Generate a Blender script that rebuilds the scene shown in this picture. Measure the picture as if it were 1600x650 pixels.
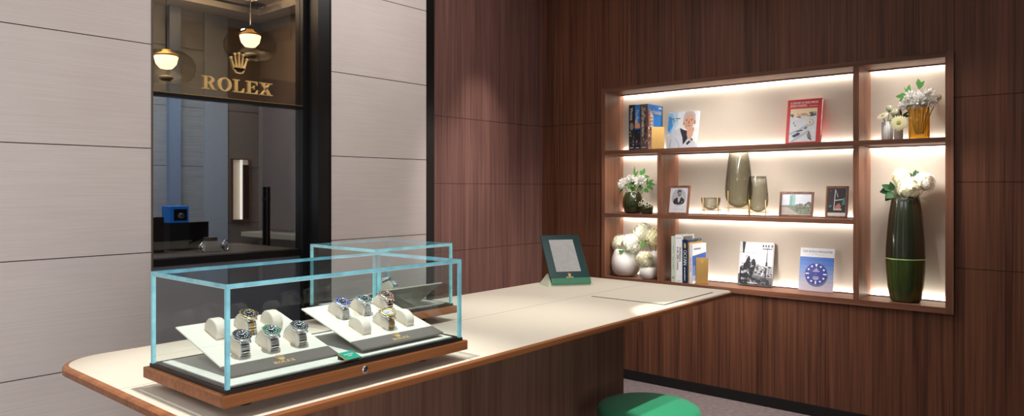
import bpy, bmesh, math, random
from mathutils import Vector, Matrix, Euler
random.seed(7)
PI = math.pi
sc = bpy.context.scene
for o in list(bpy.data.objects):
    bpy.data.objects.remove(o)

# ---------------------------------------------------------------- camera, world, lamps, exposure
cam_d = bpy.data.cameras.new('camera')
cam_d.sensor_width = 36
cam_d.lens = 1112 / 1600 * 36
cam_d.shift_y = -30 / 1600
cam_d.clip_start = .02
cam = bpy.data.objects.new('camera', cam_d)
cam.location = (0, 0, 1.45)
cam.rotation_euler = (PI / 2, 0, -math.atan2(.7623, .6472))
sc.collection.objects.link(cam)
sc.camera = cam
sc.view_settings.view_transform = 'Standard'
sc.view_settings.look = 'None'
sc.view_settings.gamma = 1
sc.view_settings.use_curve_mapping = False
sc.view_settings.exposure = 0.0
sc.cycles.use_denoising = True
sc.cycles.max_bounces = 12
sc.cycles.transparent_max_bounces = 24
sc.cycles.caustics_reflective = False
sc.cycles.caustics_refractive = False
sc.cycles.sample_clamp_indirect = 4
w = bpy.data.worlds.new('world')
sc.world = w
w.use_nodes = True
w.node_tree.nodes['Background'].inputs[0].default_value = (.5, .55, .65, 1)
w.node_tree.nodes['Background'].inputs[1].default_value = .05


def area_lamp(name, loc, aim, sx, sy, power, col=(1, 1, 1), spread=None):
    d = bpy.data.lights.new(name, 'AREA')
    d.shape = 'RECTANGLE'
    d.size, d.size_y = sx, sy
    d.energy = power
    d.color = col
    if spread:
        d.spread = spread
    o = bpy.data.objects.new(name, d)
    o.location = loc
    o.rotation_euler = Vector(aim).to_track_quat('-Z', 'Y').to_euler()
    sc.collection.objects.link(o)
    return o


def spot_lamp(name, loc, target, power, angle, size=.03, blend=.5, col=(1, .965, .915)):
    d = bpy.data.lights.new(name, 'SPOT')
    d.energy = power
    d.spot_size = math.radians(angle)
    d.spot_blend = blend
    d.shadow_soft_size = size
    d.color = col
    o = bpy.data.objects.new(name, d)
    o.location = loc
    o.rotation_euler = (Vector(target) - Vector(loc)).to_track_quat('-Z', 'Y').to_euler()
    sc.collection.objects.link(o)
    return o


WARM = (1, .945, .88)
# unseen soft fill lamps, added at the ceiling and the front
area_lamp('ceiling_fill_lamp', (1.2, -.6, 3.15), (0, 0, -1), 2.6, 1.2, 10, (1, .97, .94))
area_lamp('ceiling_fill_lamp', (-1.2, 1.6, 3.15), (0, 0, -1), 1.6, 1.8, 24, (.95, .96, 1))
area_lamp('wall_fill_lamp', (2.75, 2.5, 3.15), (.05, 1, -1.15), 1.5, .25, 15, (1, .965, .95))  # added fill that lifts the left wall, no fitting in view
area_lamp('front_fill_lamp', (-.9, -2.46, 1.5), (.0, 1, 0), 2.0, 1.6, 52, (.95, .965, 1), math.radians(90))  # added fill from behind the camera
# track spots over the consultation table
spot_lamp('ceiling_spot', (.92, 1.42, 3.12), (.94, 1.55, 1), 215, 38, .03, .7)
spot_lamp('ceiling_spot', (1.75, 1.42, 3.12), (1.65, 1.60, 1), 100, 42, .035, .8)
spot_lamp('ceiling_spot', (2.55, 1.46, 3.12), (2.42, 1.66, 1), 80, 42, .05, .8)
spot_lamp('ceiling_spot', (2.45, 1.05, 3.12), (2.42, 1.18, .6), 190, 14, .012, .3)
spot_lamp('ceiling_spot', (3.3, 2.3, 3.12), (3.78, 3.66, 1.15), 125, 34, .08, 1, (1, .9, .88))
spot_lamp('ceiling_spot', (3.7, 2.7, 3.12), (3.95, 3.66, 1.9), 75, 26, .05, 1, (1, .9, .86))
spot_lamp('ceiling_spot', (3.2, 1.75, 3.12), (4.7, 1.9, 1.5), 8, 80, .1, 1, (1, .96, .93))


# ---------------------------------------------------------------- materials
MATS = {}


def nodes_of(m):
    m.use_nodes = True
    nt = m.node_tree
    return nt, nt.nodes, nt.links


def mat(name, col, rough=.5, metal=0, spec=None, noise=0, nscale=40, bump=0, emit=None, coat=0, sheen=0):
    """plain procedural material: colour broken up by a little noise"""
    if name in MATS:
        return MATS[name]
    m = bpy.data.materials.new(name)
    nt, N, L = nodes_of(m)
    b = N['Principled BSDF']
    b.inputs['Roughness'].default_value = rough
    b.inputs['Metallic'].default_value = metal
    if spec is not None:
        b.inputs['Specular IOR Level'].default_value = spec
    if coat:
        b.inputs['Coat Weight'].default_value = coat
        b.inputs['Coat Roughness'].default_value = .1
    if sheen:
        b.inputs['Sheen Weight'].default_value = sheen
    tc = N.new('ShaderNodeTexCoord')
    nz = N.new('ShaderNodeTexNoise')
    nz.inputs['Scale'].default_value = nscale
    nz.inputs['Detail'].default_value = 4
    L.new(tc.outputs['Object'], nz.inputs['Vector'])
    r = N.new('ShaderNodeValToRGB')
    k = noise if noise else .04
    r.color_ramp.elements[0].position = .3
    r.color_ramp.elements[1].position = .7
    r.color_ramp.elements[0].color = (*[c * (1 - k) for c in col], 1)
    r.color_ramp.elements[1].color = (*[min(1, c * (1 + k)) for c in col], 1)
    L.new(nz.outputs['Fac'], r.inputs['Fac'])
    L.new(r.outputs['Color'], b.inputs['Base Color'])
    if bump:
        bp = N.new('ShaderNodeBump')
        bp.inputs['Strength'].default_value = bump
        bp.inputs['Distance'].default_value = .002
        L.new(nz.outputs['Fac'], bp.inputs['Height'])
        L.new(bp.outputs['Normal'], b.inputs['Normal'])
    if emit:
        b.inputs['Emission Color'].default_value = (*emit[:3], 1)
        b.inputs['Emission Strength'].default_value = emit[3]
    MATS[name] = m
    return m


def srgb(r, g, b):
    f = lambda c: (c / 255 / 12.92) if c / 255 <= .04045 else ((c / 255 + .055) / 1.055) ** 2.4
    return (f(r), f(g), f(b))


def wood(name, dark, light, axis='z', rough=.42, fine=110, band=9, coat=0):
    """straight-grained veneer: thin streaks and broad bands running along one axis"""
    if name in MATS:
        return MATS[name]
    m = bpy.data.materials.new(name)
    nt, N, L = nodes_of(m)
    b = N['Principled BSDF']
    b.inputs['Roughness'].default_value = rough
    b.inputs['Specular IOR Level'].default_value = .35
    b.inputs['Coat Weight'].default_value = coat
    tc = N.new('ShaderNodeTexCoord')

    def streak(s_across, s_along, det):
        mp = N.new('ShaderNodeMapping')
        v = [s_across] * 3
        v['xyz'.index(axis)] = s_along
        mp.inputs['Scale'].default_value = v
        L.new(tc.outputs['Object'], mp.inputs['Vector'])
        nz = N.new('ShaderNodeTexNoise')
        nz.inputs['Scale'].default_value = 1
        nz.inputs['Detail'].default_value = det
        nz.inputs['Roughness'].default_value = .6
        L.new(mp.outputs['Vector'], nz.inputs['Vector'])
        return nz.outputs['Fac']
    a = streak(fine, 1.2, 5)
    c = streak(band, .35, 3)
    e = streak(fine * .35, .8, 3)
    mx = N.new('ShaderNodeMath'); mx.operation = 'MULTIPLY_ADD'
    mx.inputs[1].default_value = .45
    L.new(a, mx.inputs[0])
    m2 = N.new('ShaderNodeMath'); m2.operation = 'MULTIPLY_ADD'
    m2.inputs[1].default_value = .25
    L.new(e, m2.inputs[0])
    m3 = N.new('ShaderNodeMath'); m3.operation = 'MULTIPLY'
    m3.inputs[1].default_value = .3
    L.new(c, m3.inputs[0])
    L.new(m3.outputs[0], m2.inputs[2])
    L.new(m2.outputs[0], mx.inputs[2])
    r = N.new('ShaderNodeValToRGB')
    r.color_ramp.elements[0].position = .36
    r.color_ramp.elements[1].position = .64
    r.color_ramp.elements[0].color = (*dark, 1)
    r.color_ramp.elements[1].color = (*light, 1)
    L.new(mx.outputs[0], r.inputs['Fac'])
    L.new(r.outputs['Color'], b.inputs['Base Color'])
    bp = N.new('ShaderNodeBump')
    bp.inputs['Strength'].default_value = .12
    bp.inputs['Distance'].default_value = .001
    L.new(a, bp.inputs['Height'])
    L.new(bp.outputs['Normal'], b.inputs['Normal'])
    MATS[name] = m
    return m


def stone(name, c1, c2, ribs=120):
    """pale stone with fine combed horizontal ribs"""
    m = bpy.data.materials.new(name)
    nt, N, L = nodes_of(m)
    b = N['Principled BSDF']
    b.inputs['Roughness'].default_value = .75
    b.inputs['Specular IOR Level'].default_value = .25
    tc = N.new('ShaderNodeTexCoord')
    mp = N.new('ShaderNodeMapping')
    mp.inputs['Scale'].default_value = (4, 4, ribs)
    L.new(tc.outputs['Object'], mp.inputs['Vector'])
    nz = N.new('ShaderNodeTexNoise')
    nz.inputs['Scale'].default_value = 1
    nz.inputs['Detail'].default_value = 3
    L.new(mp.outputs['Vector'], nz.inputs['Vector'])
    big = N.new('ShaderNodeTexNoise')
    big.inputs['Scale'].default_value = 2.5
    L.new(tc.outputs['Object'], big.inputs['Vector'])
    ad = N.new('ShaderNodeMath'); ad.operation = 'MULTIPLY_ADD'
    ad.inputs[1].default_value = .35
    L.new(big.outputs['Fac'], ad.inputs[0])
    sm = N.new('ShaderNodeMath'); sm.operation = 'MULTIPLY'
    sm.inputs[1].default_value = .65
    L.new(nz.outputs['Fac'], sm.inputs[0])
    L.new(sm.outputs[0], ad.inputs[2])
    r = N.new('ShaderNodeValToRGB')
    r.color_ramp.elements[0].position = .35
    r.color_ramp.elements[1].position = .65
    r.color_ramp.elements[0].color = (*c1, 1)
    r.color_ramp.elements[1].color = (*c2, 1)
    L.new(ad.outputs[0], r.inputs['Fac'])
    L.new(r.outputs['Color'], b.inputs['Base Color'])
    bp = N.new('ShaderNodeBump')
    bp.inputs['Strength'].default_value = .22
    bp.inputs['Distance'].default_value = .003
    L.new(nz.outputs['Fac'], bp.inputs['Height'])
    L.new(bp.outputs['Normal'], b.inputs['Normal'])
    MATS[name] = m
    return m


def thin_glass(name, tint, refl=1.0, ior=1.5, body=0, body_col=(0, 0, 0), edge=None):
    """a pane: tinted see-through mixed with a mirror reflection by Fresnel; 'edge' darkens it at grazing angles as thick blown glass does"""
    m = bpy.data.materials.new(name)
    nt, N, L = nodes_of(m)
    N.remove(N['Principled BSDF'])
    out = N['Material Output']
    tr = N.new('ShaderNodeBsdfTransparent')
    if edge:
        lw = N.new('ShaderNodeLayerWeight')
        lw.inputs['Blend'].default_value = .35
        r = N.new('ShaderNodeValToRGB')
        r.color_ramp.elements[0].color = (*tint, 1)
        r.color_ramp.elements[1].color = (*edge, 1)
        L.new(lw.outputs['Facing'], r.inputs['Fac'])
        L.new(r.outputs['Color'], tr.inputs['Color'])
    else:
        tr.inputs['Color'].default_value = (*tint, 1)
    gl = N.new('ShaderNodeBsdfGlossy')
    gl.inputs['Roughness'].default_value = .015
    gl.inputs['Color'].default_value = (refl, refl, refl, 1)
    fr = N.new('ShaderNodeFresnel')
    fr.inputs['IOR'].default_value = ior
    base = tr.outputs[0]
    if body:
        df = N.new('ShaderNodeBsdfDiffuse')
        df.inputs['Color'].default_value = (*body_col, 1)
        mb = N.new('ShaderNodeMixShader')
        mb.inputs[0].default_value = body
        L.new(tr.outputs[0], mb.inputs[1])
        L.new(df.outputs[0], mb.inputs[2])
        base = mb.outputs[0]
    mx = N.new('ShaderNodeMixShader')
    # the far face of the pane adds no second mirror
    ge = N.new('ShaderNodeNewGeometry')
    inv = N.new('ShaderNodeMath'); inv.operation = 'SUBTRACT'
    inv.inputs[0].default_value = 1
    L.new(ge.outputs['Backfacing'], inv.inputs[1])
    mu = N.new('ShaderNodeMath'); mu.operation = 'MULTIPLY'
    L.new(fr.outputs[0], mu.inputs[0])
    L.new(inv.outputs[0], mu.inputs[1])
    L.new(mu.outputs[0], mx.inputs[0])
    L.new(base, mx.inputs[1])
    L.new(gl.outputs[0], mx.inputs[2])
    L.new(mx.outputs[0], out.inputs['Surface'])
    MATS[name] = m
    return m


WD, WL = srgb(76, 45, 34), srgb(122, 77, 56)
M_WALL = wood('walnut_panel', srgb(62, 34, 24), srgb(136, 88, 64), 'z')
M_MID = wood('walnut_panel_side', srgb(86, 58, 53), srgb(148, 108, 98), 'z')
M_SHELF = wood('walnut_shelf', srgb(80, 50, 37), srgb(142, 96, 74), 'z', .4)
M_SHELFY = wood('walnut_shelf_long', srgb(80, 50, 37), srgb(142, 96, 74), 'y', .4)
M_PED = wood('walnut_pedestal', srgb(88, 60, 48), srgb(140, 103, 85), 'z', .4, 60, 8)
M_RIM = wood('oiled_walnut', srgb(122, 72, 42), srgb(180, 116, 70), 'x', .38, 130, 30)
M_RIMY = wood('oiled_walnut_cross', srgb(122, 72, 42), srgb(180, 116, 70), 'y', .38, 130, 30)
M_STONE = stone('combed_stone', srgb(214, 201, 193), srgb(224, 212, 205), 300)
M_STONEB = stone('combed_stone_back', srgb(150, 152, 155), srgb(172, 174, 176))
M_GAP = mat('shadow_gap', srgb(46, 36, 32), .8)
M_BLACK = mat('black_metal', srgb(22, 20, 20), .35, .2)
M_BLACKM = mat('black_matt', srgb(12, 12, 12), .7)
M_CHAR = mat('charcoal_panel', srgb(90, 91, 99), .6)
M_LEATHER = mat('cream_leather', srgb(220, 210, 192), .55, 0, .3, .03, 260, .25)
M_CREAM = mat('cream_suede', srgb(226, 217, 202), .8, 0, .2, .03, 300, .15)
M_CUSH = mat('cream_cushion', srgb(226, 212, 194), .6, 0, .3, .03, 300, .2)
M_LIP = mat('grey_brown_leather', srgb(108, 99, 91), .5, 0, .3, .04, 300)
M_UNDER = mat('grey_felt', srgb(112, 106, 96), .85)
M_WHITEPAD = mat('white_pad', srgb(226, 222, 208), .6)
M_PLINTH = mat('dark_bronze', srgb(48, 38, 32), .45, .2)
M_GOLD = mat('gold_metal', srgb(232, 190, 110), .28, 1)
M_GOLDSIGN = mat('satin_gold', srgb(232, 192, 122), .45, .45)
M_BRASS = mat('brushed_brass', srgb(222, 180, 110), .35, .8, None, .05, 90)
M_STEEL = mat('polished_steel', (.86, .86, .87), .16, 1)
M_STEELB = mat('brushed_steel', (.74, .74, .76), .26, 1)
M_ROSE = mat('rose_gold', srgb(226, 160, 128), .25, 1)
M_BACK = mat('shelf_back_fabric', srgb(198, 187, 173), .8, 0, .2, .03, 160, .1)
M_CEIL = mat('ceiling_plaster', srgb(240, 238, 234), .9)
M_PLAIN = mat('plain_plaster', srgb(128, 120, 114), .9)
M_FLOOR = mat('grey_carpet', srgb(120, 108, 108), .95, 0, .1, .16, 30, .3)
M_GLASS = thin_glass('clear_glass', (.96, .985, .985))
M_TOPGLASS = thin_glass('clear_top_glass', (.88, .95, .98), 1, 1.75)
M_PANE = thin_glass('grey_pane', (.70, .72, .74))
M_BRONZE = thin_glass('bronze_pane', (.57, .49, .40))
M_SMOKE = thin_glass('smoked_olive_glass', (.86, .86, .825), 1, 1.45, 0, (0, 0, 0), (.50, .50, .45))
M_GLOBE = thin_glass('smoked_globe_glass', (.97, .95, .91), 1, 1.5, 0, (0, 0, 0), (.72, .70, .64))
M_AMBER = thin_glass('amber_glass', (.98, .86, .48), 1, 1.45, .22, srgb(240, 190, 84), (.82, .58, .18))
M_CRYSTAL = thin_glass('green_resin', (.55, .75, .6), 1, 1.45, .5, srgb(120, 165, 135))
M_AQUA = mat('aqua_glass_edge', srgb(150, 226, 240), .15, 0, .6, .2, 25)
M_AQUAL = mat('painted_reflection', srgb(206, 232, 232), .15, 0, .6)  # pale tone for the reflection line painted on the case glass
M_TEAL = mat('teal_lacquer', srgb(2, 54, 54), .4, 0, .22, .06, 12)
M_MIRROR = mat('silver_mirror', (.86, .87, .87), .01, 1)
M_GREENV = mat('bottle_green_glass', srgb(42, 50, 22), .12, 0, .6, .25, 6, 0, None, .5)
M_GREENVL = mat('bottle_green_glass_light', srgb(58, 76, 30), .12, 0, .6, .25, 6, 0, None, .5)
M_GREENVD = mat('bottle_green_glass_dark', srgb(36, 42, 28), .12, 0, .6, .25, 6, 0, None, .5)
M_GREENL = mat('painted_lit_seam', srgb(206, 236, 150), .2)  # light on the vase seam, put into the colour
M_WHITEC = mat('white_ceramic', srgb(226, 222, 218), .45)
M_RIBW = mat('ribbed_white_ceramic', srgb(206, 204, 204), .5)
def petal(name, col):
    m = mat(name, col, .7, 0, .2, .03, 60)
    nt, N, L = nodes_of(m)
    b = N['Principled BSDF']
    tl = N.new('ShaderNodeBsdfTranslucent')
    tl.inputs['Color'].default_value = (*col, 1)
    mx = N.new('ShaderNodeMixShader')
    mx.inputs[0].default_value = .42
    L.new(b.outputs[0], mx.inputs[1]); L.new(tl.outputs[0], mx.inputs[2])
    L.new(mx.outputs[0], N['Material Output'].inputs['Surface'])
    return m


M_PETAL = petal('white_petal', srgb(247, 246, 241))
M_PETALC = petal('cream_petal', srgb(234, 230, 206))
M_PETALY = petal('pale_yellow_petal', srgb(247, 242, 200))
M_HEART = mat('green_white_heart', srgb(196, 196, 140), .8)
M_CENTRE = mat('flower_centre', srgb(150, 140, 60), .8)
M_DOT = mat('dark_stamen', srgb(52, 44, 44), .8)
M_LEAF = mat('green_leaf', srgb(50, 104, 36), .6, 0, .2, .2, 30)
M_LEAFD = mat('dark_green_leaf', srgb(24, 60, 28), .6, 0, .2, .2, 30)
M_STEM = mat('green_stem', srgb(86, 120, 60), .6)
M_SEAT = mat('emerald_fabric', srgb(40, 156, 108), .85, 0, .2, .05, 500, .1, None, 0, .2)
M_CARD = mat('green_card', srgb(0, 150, 118), .5)
M_PAPER = mat('paper_white', srgb(238, 236, 232), .7)
M_BLUEBOX = mat('blue_box', srgb(20, 120, 205), .5, emit=(*srgb(10, 100, 190), .25))


def flat(r, g, b, rough=.35):
    return mat('print_%d_%d_%d' % (r, g, b), srgb(r, g, b), rough)


# ---------------------------------------------------------------- mesh builder
class G:
    def __init__(s):
        s.v, s.f, s.m, s.sm = [], [], [], []
        s.mi = 0

    def use(s, i):
        s.mi = i
        return s

    def add(s, vs, fs, smooth=False, T=None):
        o = len(s.v)
        if T is not None:
            vs = [T @ Vector(p) for p in vs]
        s.v += [tuple(p) for p in vs]
        for f in fs:
            s.f.append([i + o for i in f]); s.m.append(s.mi); s.sm.append(smooth)
        return s

    def box(s, x0, x1, y0, y1, z0, z1, T=None):
        vs = [(x, y, z) for x in (x0, x1) for y in (y0, y1) for z in (z0, z1)]
        fs = [(0, 1, 3, 2), (4, 6, 7, 5), (0, 4, 5, 1), (2, 3, 7, 6), (0, 2, 6, 4), (1, 5, 7, 3)]
        return s.add(vs, fs, False, T)

    def bbox(s, x0, x1, y0, y1, z0, z1, b=.003, T=None, seg=2):
        """box with rounded edges"""
        bm = bmesh.new()
        bmesh.ops.create_cube(bm, size=1)
        for v in bm.verts:
            v.co = Vector(((x0 + x1) / 2 + v.co.x * (x1 - x0), (y0 + y1) / 2 + v.co.y * (y1 - y0), (z0 + z1) / 2 + v.co.z * (z1 - z0)))
        bmesh.ops.bevel(bm, geom=bm.edges[:], offset=b, segments=seg, profile=.5, affect='EDGES')
        s.from_bm(bm, T, False)
        return s

    def from_bm(s, bm, T=None, smooth=False):
        bm.verts.index_update()
        s.add([v.co.copy() for v in bm.verts], [[v.index for v in f.verts] for f in bm.faces], smooth, T)
        bm.free()

    def prism(s, poly, d0, d1, T=None, smooth=False):
        """2-D outline (u,v) pushed from depth d0 to d1; local axes: u=x, v=z, depth=-y (towards the viewer)"""
        n = len(poly)
        a = sum(poly[i][0] * poly[(i + 1) % n][1] - poly[(i + 1) % n][0] * poly[i][1] for i in range(n))
        if a < 0:
            poly = poly[::-1]
        vs = [(u, -d1, v) for u, v in poly] + [(u, -d0, v) for u, v in poly]
        fs = [list(range(n)), list(range(2 * n - 1, n - 1, -1))]
        o = len(s.v)
        s.add(vs, fs, False, T)
        s.add(vs, [], False, T)
        s.add(vs, [((i + 1) % n, i, n + i, n + (i + 1) % n) for i in range(n)], smooth, T)
        return s

    def ring(s, outer, inner, d0, d1, T=None):
        n = len(outer)
        vs = [(u, -d1, v) for u, v in outer] + [(u, -d1, v) for u, v in inner] + [(u, -d0, v) for u, v in outer] + [(u, -d0, v) for u, v in inner]
        fs = []
        for i in range(n):
            j = (i + 1) % n
            fs += [(i, j, n + j, n + i), (2 * n + j, 2 * n + i, 3 * n + i, 3 * n + j), (j, i, 2 * n + i, 2 * n + j), (n + i, n + j, 3 * n + j, 3 * n + i)]
        return s.add(vs, fs, False, T)

    def lathe(s, prof, n=32, T=None, smooth=True, fn=None, cap0=True, cap1=True):
        """profile of (r,z) turned about z; fn(angle) scales the radius (facets, ribs)"""
        vs, fs = [], []
        for r, z in prof:
            for i in range(n):
                a = 2 * PI * i / n
                k = fn(i, n) if fn else 1
                vs.append((r * k * math.cos(a), r * k * math.sin(a), z))
        for j in range(len(prof) - 1):
            for i in range(n):
                i2 = (i + 1) % n
                fs.append((j * n + i, j * n + i2, (j + 1) * n + i2, (j + 1) * n + i))
        if cap0 and prof[0][0] > 1e-6:
            fs.append(tuple(range(n - 1, -1, -1)))
        if cap1 and prof[-1][0] > 1e-6:
            fs.append(tuple(range((len(prof) - 1) * n, len(prof) * n)))
        return s.add(vs, fs, smooth, T)

    def tube(s, pts, r, n=8, T=None, r1=None, closed=False):
        pts = [Vector(p) for p in pts]
        m = len(pts)
        vs, fs = [], []
        for k, p in enumerate(pts):
            if closed:
                d = pts[(k + 1) % m] - pts[k - 1]
            else:
                d = pts[min(k + 1, m - 1)] - pts[max(k - 1, 0)]
            q = d.to_track_quat('Z', 'Y')
            rr = r if r1 is None else r + (r1 - r) * k / (m - 1)
            for i in range(n):
                a = 2 * PI * i / n
                vs.append(p + q @ Vector((rr * math.cos(a), rr * math.sin(a), 0)))
        for k in range(m if closed else m - 1):
            k2 = (k + 1) % m
            for i in range(n):
                i2 = (i + 1) % n
                fs.append((k * n + i, k * n + i2, k2 * n + i2, k2 * n + i))
        if not closed:
            fs += [tuple(range(n - 1, -1, -1)), tuple(range((m - 1) * n, m * n))]
        return s.add(vs, fs, True, T)

    def ball(s, c, rx, ry=None, rz=None, n=14, T=None, half=None):
        ry = rx if ry is None else ry
        rz = rx if rz is None else rz
        vs, fs = [], []
        m = n // 2
        for j in range(m + 1):
            t = PI * j / m
            for i in range(n):
                a = 2 * PI * i / n
                vs.append((c[0] + rx * math.sin(t) * math.cos(a), c[1] + ry * math.sin(t) * math.sin(a), c[2] + rz * math.cos(t)))
        for j in range(m):
            for i in range(n):
                i2 = (i + 1) % n
                fs.append((j * n + i, (j + 1) * n + i, (j + 1) * n + i2, j * n + i2))
        return s.add(vs, fs, True, T)

    def build(s, name, mats, parent=None, loc=None, rot=None):
        me = bpy.data.meshes.new(name)
        me.from_pydata(s.v, [], s.f)
        for m in (mats if isinstance(mats, (list, tuple)) else [mats]):
            me.materials.append(m)
        me.polygons.foreach_set('material_index', s.m)
        me.polygons.foreach_set('use_smooth', s.sm)
        bm = bmesh.new(); bm.from_mesh(me)
        bmesh.ops.remove_doubles(bm, verts=bm.verts[:], dist=1e-6)
        bm.to_mesh(me); bm.free()
        me.update()
        o = bpy.data.objects.new(name, me)
        sc.collection.objects.link(o)
        if parent is not None:
            o.parent = parent
        if loc is not None:
            o.location = loc
        if rot is not None:
            o.rotation_euler = rot
        return o


def thing(name, label, cat, loc=(0, 0, 0), rot=(0, 0, 0), group=None):
    o = bpy.data.objects.new(name, None)
    o.empty_display_size = .05
    sc.collection.objects.link(o)
    o.location = loc
    o.rotation_euler = rot
    o['label'] = label
    o['category'] = cat
    if group:
        o['group'] = group
    return o


def tag(o, label, cat, group=None):
    o['label'] = label
    o['category'] = cat
    if group:
        o['group'] = group
    return o


def struct(o):
    o['kind'] = 'structure'
    return o


def part_label(o, t):
    o['label'] = t
    return o


def arc(cx, cy, rx, ry, a0, a1, n):
    return [(cx + rx * math.cos(math.radians(a0 + (a1 - a0) * i / n)), cy + ry * math.sin(math.radians(a0 + (a1 - a0) * i / n))) for i in range(n + 1)]


def ell(cx, cy, rx, ry, n=24):
    return arc(cx, cy, rx, ry, 0, 360, n)[:-1]


def rect(u0, u1, v0, v1):
    return [(u0, v0), (u1, v0), (u1, v1), (u0, v1)]


_tx = {}


def text_polys(s):
    """outline mesh of a string: cap height about 1, left end at 0"""
    if s not in _tx:
        c = bpy.data.curves.new('t', 'FONT')
        c.body = s
        c.resolution_u = 3
        o = bpy.data.objects.new('t', c)
        sc.collection.objects.link(o)
        dg = bpy.context.evaluated_depsgraph_get()
        me = bpy.data.meshes.new_from_object(o.evaluated_get(dg))
        vs = [(v.co.x / .69, v.co.y / .69) for v in me.vertices]
        fs = [list(p.vertices) for p in me.polygons]
        bpy.data.objects.remove(o)
        bpy.data.curves.remove(c)
        bpy.data.meshes.remove(me)
        x0 = min(v[0] for v in vs)
        _tx[s] = ([(x - x0, y) for x, y in vs], fs, max(v[0] for v in vs) - x0)
    return _tx[s]


def put_text(g, s, u, v, h, d, width=None, T=None, turn=0, bold=0):
    """flat lettering on a face; turn=-90 reads downwards (a spine)"""
    if '~' in s:      # lettering too small to read: one soft bar per word
        k = (width / len(s)) if width else h * .7
        ca, sa = math.cos(math.radians(turn)), math.sin(math.radians(turn))
        x = 0
        for wd_ in s.split(' '):
            q = [(x, .15 * h), (x + len(wd_) * k, .15 * h), (x + len(wd_) * k, .75 * h), (x, .75 * h)]
            g.add([(u + a * ca - b * sa, -d, v + a * sa + b * ca) for a, b in q], [(0, 1, 2, 3)], False, T)
            x += (len(wd_) + 1) * k
        return
    vs, fs, wd = text_polys(s)
    kx = (width / wd) if width else h
    ca, sa = math.cos(math.radians(turn)), math.sin(math.radians(turn))
    for b in ([0] if not bold else [0, bold]):
        g.add([(u + (x * kx + b) * ca - y * h * sa, -d, v + (x * kx + b) * sa + y * h * ca) for x, y in vs], fs, False, T)


# serif capitals of the sign, unit cap height, given as lists of flat pieces
def serif_letter(g, ch, d0, d1, T):
    P = lambda poly: g.prism(poly, d0, d1, T)
    R = lambda a, b, c, d: P(rect(a, b, c, d))
    if ch == 'R':
        R(.16, .40, .05, .95); R(.02, .54, 0, .07); R(.02, .45, .93, 1.0)
        o = arc(.50, .735, .44, .265, -90, 90, 14); i = arc(.50, .735, .20, .185, -90, 90, 14)
        for k in range(14):
            P([o[k], o[k + 1], i[k + 1], i[k]])
        R(.38, .51, .92, 1.0); R(.38, .51, .47, .55)
        P([(.46, .50), (.72, .50), (.98, .04), (.74, .0)]); P([(.72, 0), (1.12, 0), (1.12, .07), (.90, .07)])
    elif ch == 'O':
        g.ring(ell(.56, .5, .55, .53, 32), ell(.56, .5, .29, .45, 32), d0, d1, T)
    elif ch == 'L':
        R(.16, .40, .05, .95); R(.02, .56, .93, 1.0); R(.02, .90, 0, .08)
        P([(.62, .08), (.90, .08), (.94, .36), (.87, .36), (.80, .18)])
    elif ch == 'E':
        R(.16, .40, .05, .95); R(.02, .94, .92, 1.0); R(.02, .96, 0, .08); R(.38, .66, .475, .545)
        P([(.72, .92), (.94, .92), (.95, .70), (.89, .70), (.84, .83)])
        P([(.72, .08), (.96, .08), (1.0, .34), (.93, .34), (.86, .18)])
        P([(.58, .51), (.66, .36), (.71, .36), (.71, .66), (.66, .66)])
    elif ch == 'X':
        P([(.14, .96), (.44, .96), (1.02, .04), (.72, .04)])
        P([(.16, .04), (.30, .04), (.96, .96), (.82, .96)])
        R(.02, .56, .93, 1.0); R(.64, 1.12, .93, 1.0); R(.02, .48, 0, .07); R(.58, 1.14, 0, .07)


def crown(g, d0, d1, T, hole=None):
    """five-pointed crown, unit width at the tips, base at v=0"""
    tips = [(-.46, .80), (-.24, 1.02), (0, 1.08), (.24, 1.02), (.46, .80)]
    base = [(-.24, .14), (-.13, .12), (0, .11), (.13, .12), (.24, .14)]
    for (tx, ty), (bx, by) in zip(tips, base):
        g.prism([(bx - .075, by + .06), (bx + .075, by + .06), (bx * .45 + tx * .55 + .034, by + (ty - by) * .55), (tx + .018, ty), (tx - .018, ty), (bx * .45 + tx * .55 - .034, by + (ty - by) * .55)], d0, d1, T)
        g.prism(ell(tx, ty + .04, .066, .066, 14), d0, d1, T)
    g.prism([(-.29, .15), (-.20, .03), (0, 0), (.20, .03), (.29, .15), (.33, .32), (.16, .34), (-.16, .34), (-.33, .32)], d0, d1, T)
    if hole is not None:
        mi = g.mi
        g.use(hole); g.prism(ell(0, .145, .20, .065, 20), d1, d1 + (d1 - d0) * .05 + .00005, T); g.use(mi)


def logo(g, u, v, w, d, T=None):
    """small printed crown with the five capitals below it, centred at u, width w"""
    hl = w / 5.7
    S = lambda du, dv, k: (T or Matrix()) @ Matrix.Translation((u + du, 0, v + dv)) @ Matrix.Diagonal((k, 1, k, 1))
    x = -w / 2
    for ch, wd in zip('ROLEX', (1.14, 1.14, 1.0, 1.04, 1.16)):
        serif_letter(g, ch, d, d + .0003, S(x, 0, hl))
        x += hl * (wd + .02)
    crown(g, d, d + .0003, S(0, hl * 1.35, w * .40))


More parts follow.
